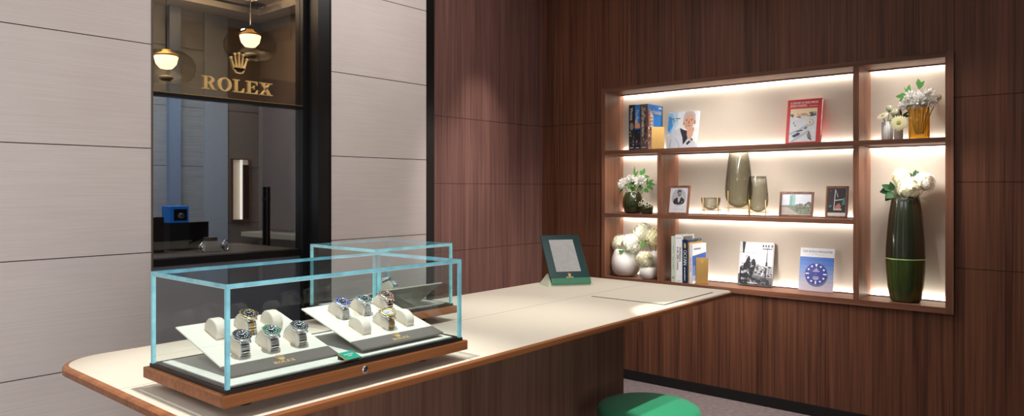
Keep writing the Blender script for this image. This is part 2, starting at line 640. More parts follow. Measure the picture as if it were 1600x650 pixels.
# ---------------------------------------------------------------- room shell
XW, YM, YL, YG, CZ = 4.705, 3.665, 3.60, 3.745, 3.2
g = G(); g.box(-2.5, 5.1, -2.5, 6.4, -.1, 0)
struct(g.build('floor', M_FLOOR))
g = G(); g.box(-2.5, 5.1, -2.5, 3.62, CZ, CZ + .1)
struct(g.build('ceiling', M_CEIL))
g = G(); g.box(2.1, 4.2, .3, 2.2, CZ - .03, CZ - .002)  # added glowing panel, unseen: grey tone for the mirror and soft light
struct(g.build('added_glow_panel', mat('added_glow_surface', (.8, .8, .8), .8, emit=(1, .97, .94, .3))))
g = G(); g.box(-2.6, -2.5, -2.5, 3.7, 0, CZ)
struct(g.build('wall_side', M_PLAIN))
g = G(); g.box(-2.5, 5.1, -2.6, -2.5, 0, CZ)
struct(g.build('wall_front', M_PLAIN))

# unseen frame added round the front fill lamp, behind the camera
g = G()
for x0, x1, z0, z1 in ((-1.96, -1.90, .64, 2.36), (.10, .16, .64, 2.36), (-1.90, .10, .64, .70), (-1.90, .10, 2.30, 2.36)):
    g.box(x0, x1, -2.5, -2.44, z0, z1)
struct(g.build('fill_lamp_frame', M_BLACK))
# left wall: combed stone slabs round the tall shop window
g = G()
rows = [0, .628, 1.139, 1.648, 2.157, 2.666, CZ]
JT = .0022
for x0, x1 in ((-2.5, 1.512), (2.557, 3.333)):
    for a, b in zip(rows, rows[1:]):
        g.use(0).box(x0, x1, YL, YL + .02, a + (JT if a else 0), b - JT)
    g.use(1).box(x0, x1, YL + .004, YL + .14, 0, CZ)
struct(g.build('wall_left', [M_STONE, M_GAP]))
# narrow bronze lining of the window opening, black frame on its right
g = G(); g.box(1.512, 1.520, YL - .004, YG + .02, 0, CZ)
struct(g.build('trim_1', mat('bronze_lining', srgb(92, 78, 66), .5)))
g = G(); g.box(2.467, 2.550, YL - .002, YG + .06, 0, CZ); g.box(2.550, 2.557, YL - .006, YL + .12, 0, CZ)
g.box(2.440, 2.467, YG - .03, YG + .05, 0, CZ)
struct(g.build('trim_2', M_BLACK))
g = G(); g.box(3.333, 3.405, YL - .004, YM + .02, 0, CZ)
struct(g.build('trim_3', M_BLACK))

# middle wall: walnut panels
g = G()
zr = [.07, 1.0, 1.4875, 1.968, CZ]
K = .003
xs = [3.405, 3.599, 4.478, XW + .01]
for a, b in zip(zr, zr[1:]):
    cols = xs if b < 3 else [xs[0], xs[-1]]
    for x0, x1 in zip(cols, cols[1:]):
        g.use(0).box(x0 + K / 2, x1 - K / 2, YM, YM + .02, a + K / 2, b - K / 2)
g.use(1).box(3.405, XW + .3, YM + .012, YM + .10, 0, CZ)
struct(g.build('wall_back', [M_MID, M_GAP]))

# right wall: walnut panels round the shelf niche
BY0, BY1, BZ0, BZ1 = .701, 3.061, .737, 2.230
g = G()
for y0, y1, lev in ((-2.5, BY0, zr), (BY1, YM, zr), (BY0, BY1, [.07, BZ0]), (BY0, BY1, [BZ1, CZ])):
    for a, b in zip(lev, lev[1:]):
        g.use(0).box(XW, XW + .02, y0 + (K / 2 if y0 > -2 else 0), y1 - K / 2, a + K / 2, b - K / 2)
    g.use(1).box(XW + .012, XW + .30, y0, y1, 0 if lev[0] < .1 else lev[0], lev[-1])
struct(g.build('wall_right', [M_WALL, M_GAP]))
g = G(); g.box(XW - .004, XW + .01, -2.5, YM, 0, .07)
struct(g.build('baseboard_right', M_BLACKM))
g = G(); g.box(3.405, XW - .004, YM - .004, YM + .01, 0, .07)
struct(g.build('baseboard_back', M_BLACKM))

# ---------------------------------------------------------------- shop window
g = G(); g.box(1.520, 2.440, YG, YG + .010, 1.948, CZ)
wf = struct(g.build('window_1', M_BRONZE))
part_label(wf, 'bronze tinted upper pane')
g = G(); g.box(1.520, 2.440, YG, YG + .010, 1.088, 1.926)
struct(g.build('window_2', M_PANE))
g = G(); g.box(1.520, 2.440, YG - .025, YG + .03, 1.926, 1.945)
g.use(1).box(1.520, 2.440, YG - .026, YG + .0, 1.945, 1.948)
g.use(0).box(1.520, 2.440, YG - .006, YG + .03, 1.05, 1.088)
struct(g.build('trim_4', [M_BLACK, M_BRASS]))
g = G(); g.box(1.520, 2.440, YG, YG + .03, 0, 1.05)
struct(g.build('wall_under_window', M_CHAR))

sg = thing('shop_sign', 'gold crown over five gold serif capitals on the bronze window', 'sign', (2.042, YG, 1.988))
TS = lambda du, dv, k: Matrix.Translation((du, 0, dv)) @ Matrix.Diagonal((k, 1, k, 1))
for ch, x, wd in zip('ROLEX', (1.832, 1.920, 2.007, 2.084, 2.166), (.0735, .0725, .0735, .0755, .0750)):
    g = G(); serif_letter(g, ch, 0, .012, Matrix.Translation((x - 2.042, 0, 0)) @ Matrix.Diagonal((wd, 1, .0715, 1)))
    part_label(g.build('letter', M_GOLDSIGN, sg), 'gold capital letter %s' % ch)
g = G(); crown(g, 0, .012, TS(.003, .104, .102), hole=1)
g.build('crown_emblem', [M_GOLDSIGN, M_BLACK], sg)

# room seen through the window
BX0, BX1, BYW, BC = .4, 3.55, 6.13, 3.0
g = G()
for x0, x1, m in ((BX0, 3.24, 0), (3.24, BX1, 1)):
    for a, b in zip([0, .63, 1.139, 1.647, 2.157, 2.666], [.63, 1.139, 1.647, 2.157, 2.666, 3.0]):
        g.use(m).box(x0, x1, BYW, BYW + .05, a + JT, b - JT)
g.use(2).box(BX0, 3.265, BYW + .01, BYW + .10, 0, BC)
struct(g.build('wall_far', [M_STONEB, mat('taupe_wall', srgb(120, 108, 100), .8), M_GAP]))
g = G(); g.box(BX1, BX1 + .08, YG + .03, BYW, 0, BC + .3)
struct(g.build('wall_far_right', mat('taupe_wall_light', srgb(142, 130, 124), .8)))
g = G(); g.box(BX0 - .08, BX0, YL + .14, BYW, 0, BC + .3)
struct(g.build('wall_far_left', M_PLAIN))
g = G()
RX, RY = 3.386, 5.84
g.box(BX0, BX1, RY, BYW + .1, BC, BC + .05); g.box(RX, BX1, YL + .14, RY, BC, BC + .05)
g.box(BX0, BX1, YL + .14, BYW + .1, BC + .25, BC + .30)
g.box(RX - .14, RX, YL + .14, RY, BC + .07, BC + .09); g.box(BX0, RX, RY - .14, RY, BC + .07, BC + .09)
struct(g.build('ceiling_far', M_CEIL))
area_lamp('cove_lamp', (2.0, RY - .06, BC + .11), (0, -.5, .6), 2.6, .05, 70, (1, .9, .72))
area_lamp('cove_lamp', (RX - .06, 5.0, BC + .11), (-.5, 0, .6), .05, 1.6, 48, (1, .9, .72))
area_lamp('back_room_lamp', (1.8, 4.9, 2.95), (0, .1, -1), 1.2, .8, 40, (.78, .86, 1))
# pale column and door in the back room
g = G(); g.box(2.70, 2.795, BYW - .06, BYW - .002, 0, BC)
struct(g.build('trim_5', mat('pale_blue_column', srgb(136, 152, 178), .3)))
g = G(); g.box(3.02, 3.235, BYW - .02, BYW - .001, 0, BC)
struct(g.build('trim_6', mat('grey_blue_panel', srgb(168, 176, 186), .5)))
dr = thing('glass_door', 'frameless grey glass door with black bar handle in the back room', 'door', (2.95, 5.0, 0))
g = G(); g.box(-.02, .55, -.005, .005, .005, 2.3); g.build('pane', thin_glass('door_glass', (.86, .86, .88), .8), dr)
h = G()
for yy in (-.045, .045):
    h.box(-.012 + (yy > 0) * .02, .010 + (yy > 0) * .02, yy - .01, yy + .01, .90, 1.465)
for zz in (1.0, 1.36):
    h.box(-.002, .02, -.045, .045, zz, zz + .015)
h.build('handle', M_BLACK, dr)
# lit niche
nz_ = thing('wall_niche', 'lit pale niche in the taupe wall of the back room', 'niche', (3.36, BYW, 1.17))
g = G()
g.box(-.09, .085, -.035, -.005, -.010, 0); g.box(-.09, .085, -.035, -.005, .545, .555)
g.box(-.09, -.082, -.035, -.005, 0, .545); g.box(.077, .085, -.035, -.005, 0, .545)
g.build('frame', M_WALL, nz_)
g = G(); g.box(-.082, .077, -.008, -.003, 0, .545)
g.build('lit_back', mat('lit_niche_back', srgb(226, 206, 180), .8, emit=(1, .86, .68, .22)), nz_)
g = G(); g.box(.0, .012, -.03, -.009, 0, .545); part_label(g.build('light_bar', mat('niche_light', (1, .95, .85), .5, emit=(1, .9, .75, 1.2)), nz_), 'glowing vertical bar')
g = G(); g.box(.02, .0765, -.03, -.009, .0, .50); part_label(g.build('display_column', M_PLINTH, nz_), 'dark display column')
# display counter behind the window with watch boxes
ct = thing('display_counter', 'low walnut display counter just behind the window glass', 'counter', (1.985, 4.09, 0))
g = G(); g.bbox(-.46, .45, -.30, .36, 1.075, 1.09, .002); g.build('counter_top', wood('dim_walnut_top', srgb(52, 40, 32), srgb(78, 60, 48), 'x'), ct)
g = G(); g.box(-.46, .45, -.27, .33, .03, 1.075); g.build('body', M_BLACK, ct)
g = G(); g.box(-.44, .43, -.25, .31, 0, .03); g.build('plinth', M_BLACKM, ct)


def watch_box(x, y, wx, h, z, label, m, winm=None):
    t = thing('presentation_box', label, 'box', (x, y, z), (0, 0, 0), None)
    g = G(); g.bbox(-wx / 2, wx / 2, -.05, .06, 0, h, .003)
    g.build('body', m, t)
    if winm:
        g = G(); g.box(-wx * .30, wx * .40, -.0515, -.050, h * .12, h * .82); g.build('window', winm, t)
        g = G(); g.ball((.01, -.053, h * .42), .02, .002, .016); g.build('watch_face', M_STEELB, t)
    else:
        g = G(); g.box(-wx / 2 - .001, wx / 2 + .001, -.051, .061, h * .72, h * .735); g.build('lid_seam', M_BLACKM, t)
    return t


watch_box(1.935, 4.26, .118, .16, 1.09, 'black presentation box under the blue box behind the window', M_BLACKM)
watch_box(1.930, 4.26, .112, .098, 1.25, 'bright blue box with dark opening on the black boxes', M_BLUEBOX, M_BLACK)
watch_box(2.065, 4.30, .125, .16, 1.09, 'black presentation box right of the blue box', mat('black_lacquer', srgb(20, 19, 22), .3))
watch_box(1.770, 4.20, .09, .20, 1.09, 'tall black presentation box left of the blue box', M_PLINTH)
st = thing('watch_stand', 'small beige watch block on the counter behind the window', 'stand', (2.00, 3.97, 1.09))
g = G(); g.prism([(-.05, 0), (.05, 0), (.035, .06), (-.035, .06)], -.025, .025); g.build('block', M_CUSH, st)
g = G(); g.bbox(-.035, .03, -.02, .02, .06, .082, .003); g.build('pad', mat('brown_suede', srgb(98, 78, 66), .8), st)
for nm, lb, x, y, z, r in (('wristwatch', 'steel watch with loop strap left of the beige block behind glass', 1.945, 3.95, 1.09, .026), ('wristwatch', 'steel watch leaning right of the beige block behind glass', 2.065, 3.92, 1.09, .03)):
    t = thing(nm, lb, 'watch', (x, y, z), (0, 0, .5))
    g = G(); g.tube([(r * math.cos(a), 0, r + .004 + r * math.sin(a)) for a in [2 * PI * i / 16 for i in range(16)]], .004, 6, None, None, True)
    g.build('bracelet', M_STEELB, t)
    g = G(); g.lathe([(.014, -.005), (.016, 0), (.014, .004)], 16, Matrix.Translation((-r, 0, r + .004)) @ Matrix.Rotation(PI / 2, 4, 'Y')); g.build('case', M_STEEL, t)
lg = thing('cable_ledge', 'pale ledge with a black cable on the far right wall', 'shelf', (3.44, 5.57, 0))
g = G(); g.box(-.10, .109, -.52, .5, 1.02, 1.06); g.box(.02, .109, -.5, .4, .2, 1.02); g.build('board', mat('pale_ledge', srgb(190, 182, 160), .6), lg)
g = G(); g.tube([(0, .2 - .03 * i, 1.065 + .03 * abs(math.sin(i * 1.1))) for i in range(14)], .003, 6); g.build('cable', M_BLACK, lg)
g = G(); g.box(.02, .06, -.5, .4, 0, .2); g.build('support', M_BLACKM, lg)


def pendant(x, y, z, label):
    t = thing('pendant_lamp', label, 'lamp', (x, y, z))
    g = G(); g.lathe([(.06, .115), (.12, .107), (.165, .075), (.188, .03), (.19, -.01), (.178, -.05), (.145, -.085), (.08, -.10), (.0, -.102)], 36, cap0=False)
    g.build('glass_globe', M_GLOBE, t)
    g = G(); g.lathe([(.0, -.012), (.04, -.004), (.066, .026), (.078, .075), (.072, .08), (0, .08)], 24)
    g.build('diffuser', mat('glowing_diffuser', (1, .95, .85), .5, emit=(1, .9, .72, 7)), t)
    g = G(); g.lathe([(.08, .08), (.08, .09), (.03, .112), (.03, .125), (0, .125)], 24); g.build('cap', M_BRASS, t)
    g = G(); g.lathe([(0, -.052), (.035, -.054), (.048, -.07), (.03, -.088), (0, -.092)], 20); g.build('inner_bulb', mat('opal_ball', srgb(200, 196, 180), .2), t)
    g = G(); g.tube([(0, 0, .125), (0, 0, BC + .25 - z)], .004, 6); g.build('cord', M_BLACKM, t)


pendant(2.826, 5.0, 2.53, 'smoked glass pendant lamp glowing above the gold crown')
pendant(2.20, 5.0, 2.285, 'smoked glass pendant lamp cut by the left window jamb')

# ---------------------------------------------------------------- built-in shelving
XF, XB = 4.685, 4.955
S1 = (1.716, 1.745); S2 = (1.232, 1.260); FL = (BZ0, .772); TP = (2.201, BZ1)
UA, UB = (2.543, 2.575), (1.198, 1.231)
YI0, YI1 = .742, 3.031
LIFT = .0006
XS = XB - .026
sh = thing('built_in_bookcase', 'lit walnut bookcase of six niches set into the right wall', 'bookcase', (XF, (BY0 + BY1) / 2, BZ0))
OX, OY, OZ = sh.location
TB = Matrix.Translation((-OX, -OY, -OZ))
for ya, yb in ((BY0, YI0), (YI1, BY1)):
    g = G(); g.box(XF, XB + .02, ya, yb, BZ0, BZ1, TB); g.build('side_panel', M_SHELF, sh)
g = G(); g.box(XF, XS, YI0, YI1, *TP, TB); g.build('top_board', M_SHELFY, sh)
g = G(); g.box(XF, XS, YI0, YI1, *FL, TB); g.build('bottom_board', M_SHELFY, sh)
g = G(); g.box(XF, XS, YI0, YI1, *S1, TB); g.build('shelf', M_SHELFY, sh)
g = G(); g.box(XF, XS, UB[1], YI1, *S2, TB); g.build('shelf', M_SHELFY, sh)
g = G(); g.box(XF, XB, *UB, FL[1], S1[0], TB); g.box(XF, XB, *UB, S1[1], TP[0], TB); g.build('upright', M_SHELF, sh)
g = G(); g.box(XF, XB, *UA, FL[1], S2[0], TB); g.box(XF, XB, *UA, S2[1], S1[0], TB); g.build('upright', M_SHELF, sh)
g = G(); g.box(XB, XB + .012, YI0, YI1, BZ0, BZ1, TB); g.build('back_panel', M_BACK, sh)
g = G()
for (z0, z1), (y0, y1), up, dn in ((TP, (YI0, YI1), 0, 1), (S1, (YI0, YI1), 1, 1), (S2, (UB[1], YI1), 1, 1), (FL, (YI0, YI1), 1, 0)):
    g.box(XS - .004, XS, y0, y1, z0 - (.008 if dn else 0), z1 + (.006 if up else 0), TB)
g.build('light_lip', mat('dark_walnut_lip', srgb(70, 42, 30), .6), sh)
g = G()
for (z0, z1), (y0, y1) in ((TP, (YI0, YI1)), (S1, (YI0, YI1)), (S2, (UB[1], YI1)), (FL, (YI0, YI1))):
    zc = (z0 + z1) / 2
    g.box(XS + .002, XB - .002, y0, y1, zc - .004, zc + .004, TB)
g.build('light_channel', mat('white_channel', srgb(235, 230, 220), .6), sh)
LEDP = 2.2
for y0, y1, zl, zh in ((UB[1], YI1, S1, TP), (UA[1], YI1, S2, S1), (UB[1], UA[0], S2, S1), (UA[1], YI1, FL, S2), (UB[1], UA[0], FL, S2), (YI0, UB[0], S1, TP), (YI0, UB[0], FL, S1)):
    ln = y1 - y0 - .01
    yc = (y0 + y1) / 2
    xc = (XS + XB) / 2
    tall = max(1, (zh[0] - zl[1]) / .5)
    area_lamp('shelf_light_strip', (xc, yc, (zl[0] + zl[1]) / 2 + .006), (0, 0, 1), .014, ln, LEDP * tall * ln, WARM)
    area_lamp('shelf_light_strip', (xc, yc, (zh[0] + zh[1]) / 2 - .006), (0, 0, -1), .014, ln, LEDP * 1.1 * tall * ln, WARM)

for y0, y1, zh in ((UB[1], YI1, TP), (UA[1], YI1, S1), (UB[1], UA[0], S1), (UA[1], YI1, S2), (UB[1], UA[0], S2), (YI0, UB[0], TP), (YI0, UB[0], S1)):
    ln = y1 - y0 - .01
    area_lamp('front_light_strip', (XF + .014, (y0 + y1) / 2, zh[0] - .0015), (.12, 0, -1), .008, ln, 9.5 * ln * max(1, (zh[0] - (FL if y1 < UB[1] and zh is S1 else (0, zh[0] - .45))[1]) / .45), WARM)

# ---------------------------------------------------------------- consultation table
def rounded(x0, x1, y0, y1, rl, rr, n=10):
    return (arc(x0 + rl, y0 + rl, rl, rl, 180, 270, n) + arc(x1 - rr, y0 + rr, rr, rr, 270, 360, n) +
            arc(x1 - rr, y1 - rr, rr, rr, 0, 90, n) + arc(x0 + rl, y1 - rl, rl, rl, 90, 180, n))


TX0, TX1, TY0, TY1 = .630, 3.03, 1.281, 2.120
TC = ((TX0 + TX1) / 2, (TY0 + TY1) / 2)
tb = thing('consultation_table', 'long counter table with cream leather top and walnut edge', 'table', (TC[0], TC[1], 0))
TT = Matrix.Translation((-TC[0], -TC[1], 0))
o0 = rounded(TX0 + .004, TX1 - .004, TY0 + .004, TY1 - .004, .12, .04)
o1 = rounded(TX0, TX1, TY0, TY1, .124, .044)
o2 = rounded(TX0 + .010, TX1 - .010, TY0 + .010, TY1 - .010, .12, .04)
i0 = rounded(TX0 + .016, TX1 - .009, TY0 + .008, TY1 - .008, .11, .036)
n = len(o0)
g = G()
vs = [(x, y, 1.0) for x, y in i0] + [(x, y, 1.0) for x, y in o0] + [(x, y, .996) for x, y in o1] + [(x, y, .982) for x, y in o1] + [(x, y, .978) for x, y in o2] + [(x, y, .996) for x, y in i0]
fs = []
for k in range(5):
    for i in range(n):
        j = (i + 1) % n
        fs.append((k * n + i, (k + 1) * n + i, (k + 1) * n + j, k * n + j))
fs = [f[::-1] for f in fs]
g.add(vs, fs, False, TT)
g.add([(x, y, .978) for x, y in o2], [tuple(range(n - 1, -1, -1))], False, TT)
part_label(g.build('edge_band', M_RIM, tb), 'oiled walnut edge of the table')
g = G()
# leather: two long panels with a seam, the front one in pieces; the cut line of a lift-up lid
SY = 1.705
back = [p for p in i0 if p[1] > SY] 
front = [p for p in i0 if p[1] < SY]
def panel(poly, m=0):
    g.use(m).add([(x, y, 1.0004) for x, y in poly] + [(x, y, .9965) for x, y in poly],
                 [list(range(len(poly)))] + [(i, i + len(poly), (i + 1) % len(poly) + len(poly), (i + 1) % len(poly)) for i in range(len(poly))], False, TT)
sx0, sx1 = TX0 + .016, TX1 - .009
gp = .0012
fr_l = [p for p in front if p[0] < 1.3]
fr_r = [p for p in front if p[0] > 2.9]
SX = 1.36
panel([(SX - gp, TY0 + .008), (SX - gp, SY - gp), (sx0, SY - gp)] + fr_l)
panel([(SX + gp, TY0 + .008)] + fr_r + [(sx1, SY - gp), (SX + gp, SY - gp)])
panel([(sx0, SY + gp), (sx1, SY + gp)] + back)
g.use(1).add([(x, y, .9968) for x, y in i0], [list(range(n))], False, TT)
part_label(g.build('leather_top', [M_LEATHER, mat('seam_shadow', srgb(150, 138, 118), .8)], tb), 'cream leather top with fine seams')
g = G(); g.box(2.480, 2.490, 1.331, 1.672, .999, 1.0009, TT); g.box(2.480, 2.918, 1.330, 1.3385, .999, 1.0009, TT)
part_label(g.build('lid_slot', mat('slot_black', srgb(30, 28, 26), .9, 0, .1), tb), 'black L-shaped cut line of a lid')
g = G(); g.box(.98, 2.62, 1.60, 2.0, .05, .978, TT)
part_label(g.build('pedestal', M_PED, tb), 'walnut veneer pedestal')
g = G(); g.box(1.0, 2.60, 1.62, 1.98, 0, .05, TT); g.build('plinth', M_BLACKM, tb)


# ---------------------------------------------------------------- glass display cases
def display_case(x0, x1, y0, y1, label, lock=True, plate=True):
    cx, cy = (x0 + x1) / 2, (y0 + y1) / 2
    t = thing('display_case', label, 'display case', (cx, cy, 1.0004))
    w2, d2 = (x1 - x0) / 2, (y1 - y0) / 2
    zz = -1.0004
    g = G(); g.bbox(-w2, w2, -d2, d2, 1.026 + zz, 1.050 + zz, .0012, None, 1)
    part_label(g.build('base', M_RIM, t), 'walnut base')
    for sx in (-1, 1):
        for sy in (-1, 1):
            g = G(); g.lathe([(.018, 0), (.018, .0256)], 20, Matrix.Translation((sx * (w2 - .09), sy * (d2 - .09), 0))); g.build('foot', M_BLACKM, t)
    e = .010
    g = G(); g.box(-w2 + e, w2 - e, -d2 + e, d2 - e, 1.050 + zz, 1.058 + zz)
    part_label(g.build('plinth', M_PLINTH, t), 'dark bronze plinth')
    q = .030
    g = G(); g.box(-w2 + q, w2 - q, -d2 + q, d2 - q, 1.058 + zz, 1.0605 + zz)
    part_label(g.build('pad', M_WHITEPAD, t), 'white floor pad')
    a, th = .012, .0075
    X, Y, zb, zt = w2 - a, d2 - a, 1.058 + zz, 1.264 + zz

    def pane(name, bx, thin, mm=M_GLASS):
        """pane: broad faces clear, the thin polished edges aqua"""
        g = G(); g.box(*bx)
        nf = [(0, 0), (0, 0), (1, 1), (1, 1), (2, 2), (2, 2)]
        for i, (ax, _) in enumerate(nf):
            g.m[i] = 0 if ax == thin else 1
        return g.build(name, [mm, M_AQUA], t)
    pane('front_pane', (-X, X, -Y, -Y + th, zb, zt - th), 1)
    pane('back_pane', (-X, X, Y - th, Y, zb, zt - th), 1)
    pane('side_pane', (-X, -X + th, -Y + th, Y - th, zb, zt - th), 0)
    pane('side_pane', (X - th, X, -Y + th, Y - th, zb, zt - th), 0)
    pane('top_pane', (-X, X, -Y, Y, zt - th, zt), 2, M_TOPGLASS)
    # polished corner arrises
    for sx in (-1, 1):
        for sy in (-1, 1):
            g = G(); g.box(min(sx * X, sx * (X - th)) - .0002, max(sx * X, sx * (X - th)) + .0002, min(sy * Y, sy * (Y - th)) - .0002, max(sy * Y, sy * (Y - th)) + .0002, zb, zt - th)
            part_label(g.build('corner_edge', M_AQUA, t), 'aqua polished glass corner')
    g = G()  # pale strips paint the bright reflection line below the top pane
    g.box(-X + th, X - th, -Y - .0001, -Y + th + .0001, zt - th - .0022, zt - th - .0004); g.box(X - th - .0001, X + .0001, -Y + th, Y - th, zt - th - .0022, zt - th - .0004)
    g.box(-X - .0001, -X + th + .0001, -Y + th, Y - th, zt - th - .0022, zt - th - .0004)
    part_label(g.build('reflection_line', M_AQUAL, t), 'pale painted reflection line under the top pane')
    if lock:
        T = Matrix.Translation((.0, -d2, 1.038 + zz)) @ Matrix.Rotation(PI / 2, 4, 'X')
        lk = G(); lk.lathe([(.0085, -.002), (.0085, .0015), (.007, .0025), (0, .0025)], 24, T)
        lo = lk.build('lock', M_STEELB, t)
        g = G(); g.box(-.0008, .0008, -d2 - .0030, -d2 - .0024, 1.034 + zz, 1.042 + zz); g.build('keyhole', M_BLACKM, lo)
    return t


display_case(.683, 1.358, 1.306, 1.668, 'long glass display case with walnut base at the table front')
display_case(1.378, 1.738, 1.722, 2.085, 'square glass display case behind the long one', False)

# ---------------------------------------------------------------- watch trays, cushions, watches
TH = math.atan2(.070, .254)


def tray(x0, yf, label, zf=1.0655, w=.266, dp=.262, flip=False, loc=None):
    """tilted board on a V-shaped foot; the tilted frame origin is the front left corner"""
    T = Matrix.Rotation(TH, 4, 'X')
    if not flip:
        t = thing('watch_tray', label, 'tray', (x0, yf, zf))
    else:
        t = thing('watch_tray', label, 'tray', loc, (0, 0, PI))
    g = G()
    lip = .046
    g.bbox(0, w, lip, dp, -.004, 0, .0012, T, 1)
    part_label(g.build('board', M_CREAM, t), 'cream suede board')
    g = G(); g.bbox(0, w, -.0005, lip - .0004, -.005, .0002, .001, T, 1)
    lp = part_label(g.build('lip', M_LIP, t), 'grey leather front strip')
    g = G(); logo(g, w / 2, lip * .24, .054, 0, T @ Matrix.Rotation(-PI / 2, 4, 'X') @ Matrix.Translation((0, -.0004, 0)))
    part_label(g.build('emblem', M_GOLDSIGN, lp), 'gold crown and lettering')
    # underside: walls run from the board edges down to a short foot under the high edge
    A, B = T @ Vector((.002, .002, -.005)), T @ Vector((w - .002, .002, -.005))
    C, D = T @ Vector((w - .004, dp - .003, -.004)), T @ Vector((.004, dp - .003, -.004))
    zf_ = 1.0605 - zf
    F1, F2 = Vector((w * .44, dp * .90, zf_)), Vector((w * .56, dp * .90, zf_))
    E1, E2 = Vector((w * .10, .02, zf_)), Vector((w * .90, .02, zf_))
    g = G(); g.add([A, B, C, D, F1, F2, E1, E2], [(A and 0, 3, 4, 6), (3, 2, 5, 4), (2, 1, 7, 5), (1, 0, 6, 7), (6, 4, 5, 7)])
    part_label(g.build('foot', M_UNDER, t), 'grey wedge foot')
    return t, Matrix.Translation(t.location) @ Matrix.Rotation(PI if flip else 0, 4, 'Z') @ T


CPROF = [(0, 0), (-.0008, .009), (.001, .017), (.006, .0245), (.014, .0305), (.025, .0335), (.036, .0335), (.047, .0305), (.055, .022), (.0605, .010), (.061, 0)]


def cushion(TM, u, s, label, k=1.0):
    c = TM @ Vector((u, s, 0))
    t = thing('watch_cushion', label, 'cushion', c, TM.to_euler(), 'cream watch cushions on the trays')
    bm = bmesh.new()
    wx = .0265
    p = [(y, z * k) for y, z in CPROF]
    f1 = [bm.verts.new((0, y, z)) for y, z in p]
    f2 = [bm.verts.new((wx, y, z)) for y, z in p]
    m = len(p)
    bm.faces.new(f1); bm.faces.new(f2[::-1])
    for i in range(m):
        j = (i + 1) % m
        bm.faces.new((f1[j], f1[i], f2[i], f2[j]))
    bmesh.ops.recalc_face_normals(bm, faces=bm.faces[:])
    side = [e for e in bm.edges if abs(e.verts[0].co.x - e.verts[1].co.x) < 1e-6 and (e.verts[0].co.z > .002 or e.verts[1].co.z > .002)]
    bmesh.ops.bevel(bm, geom=side, offset=.0025, segments=3, profile=.5, affect='EDGES')
    g = G(); g.from_bm(bm, None, True)
    g.build('body', M_CUSH, t)
    g = G(); g.tube([(.0012, y + .001, z * k - .0012) for y, z in CPROF[1:-1]], .0006, 5)
    g.build('seam', mat('cushion_seam', srgb(196, 182, 160), .8), t)
    return t


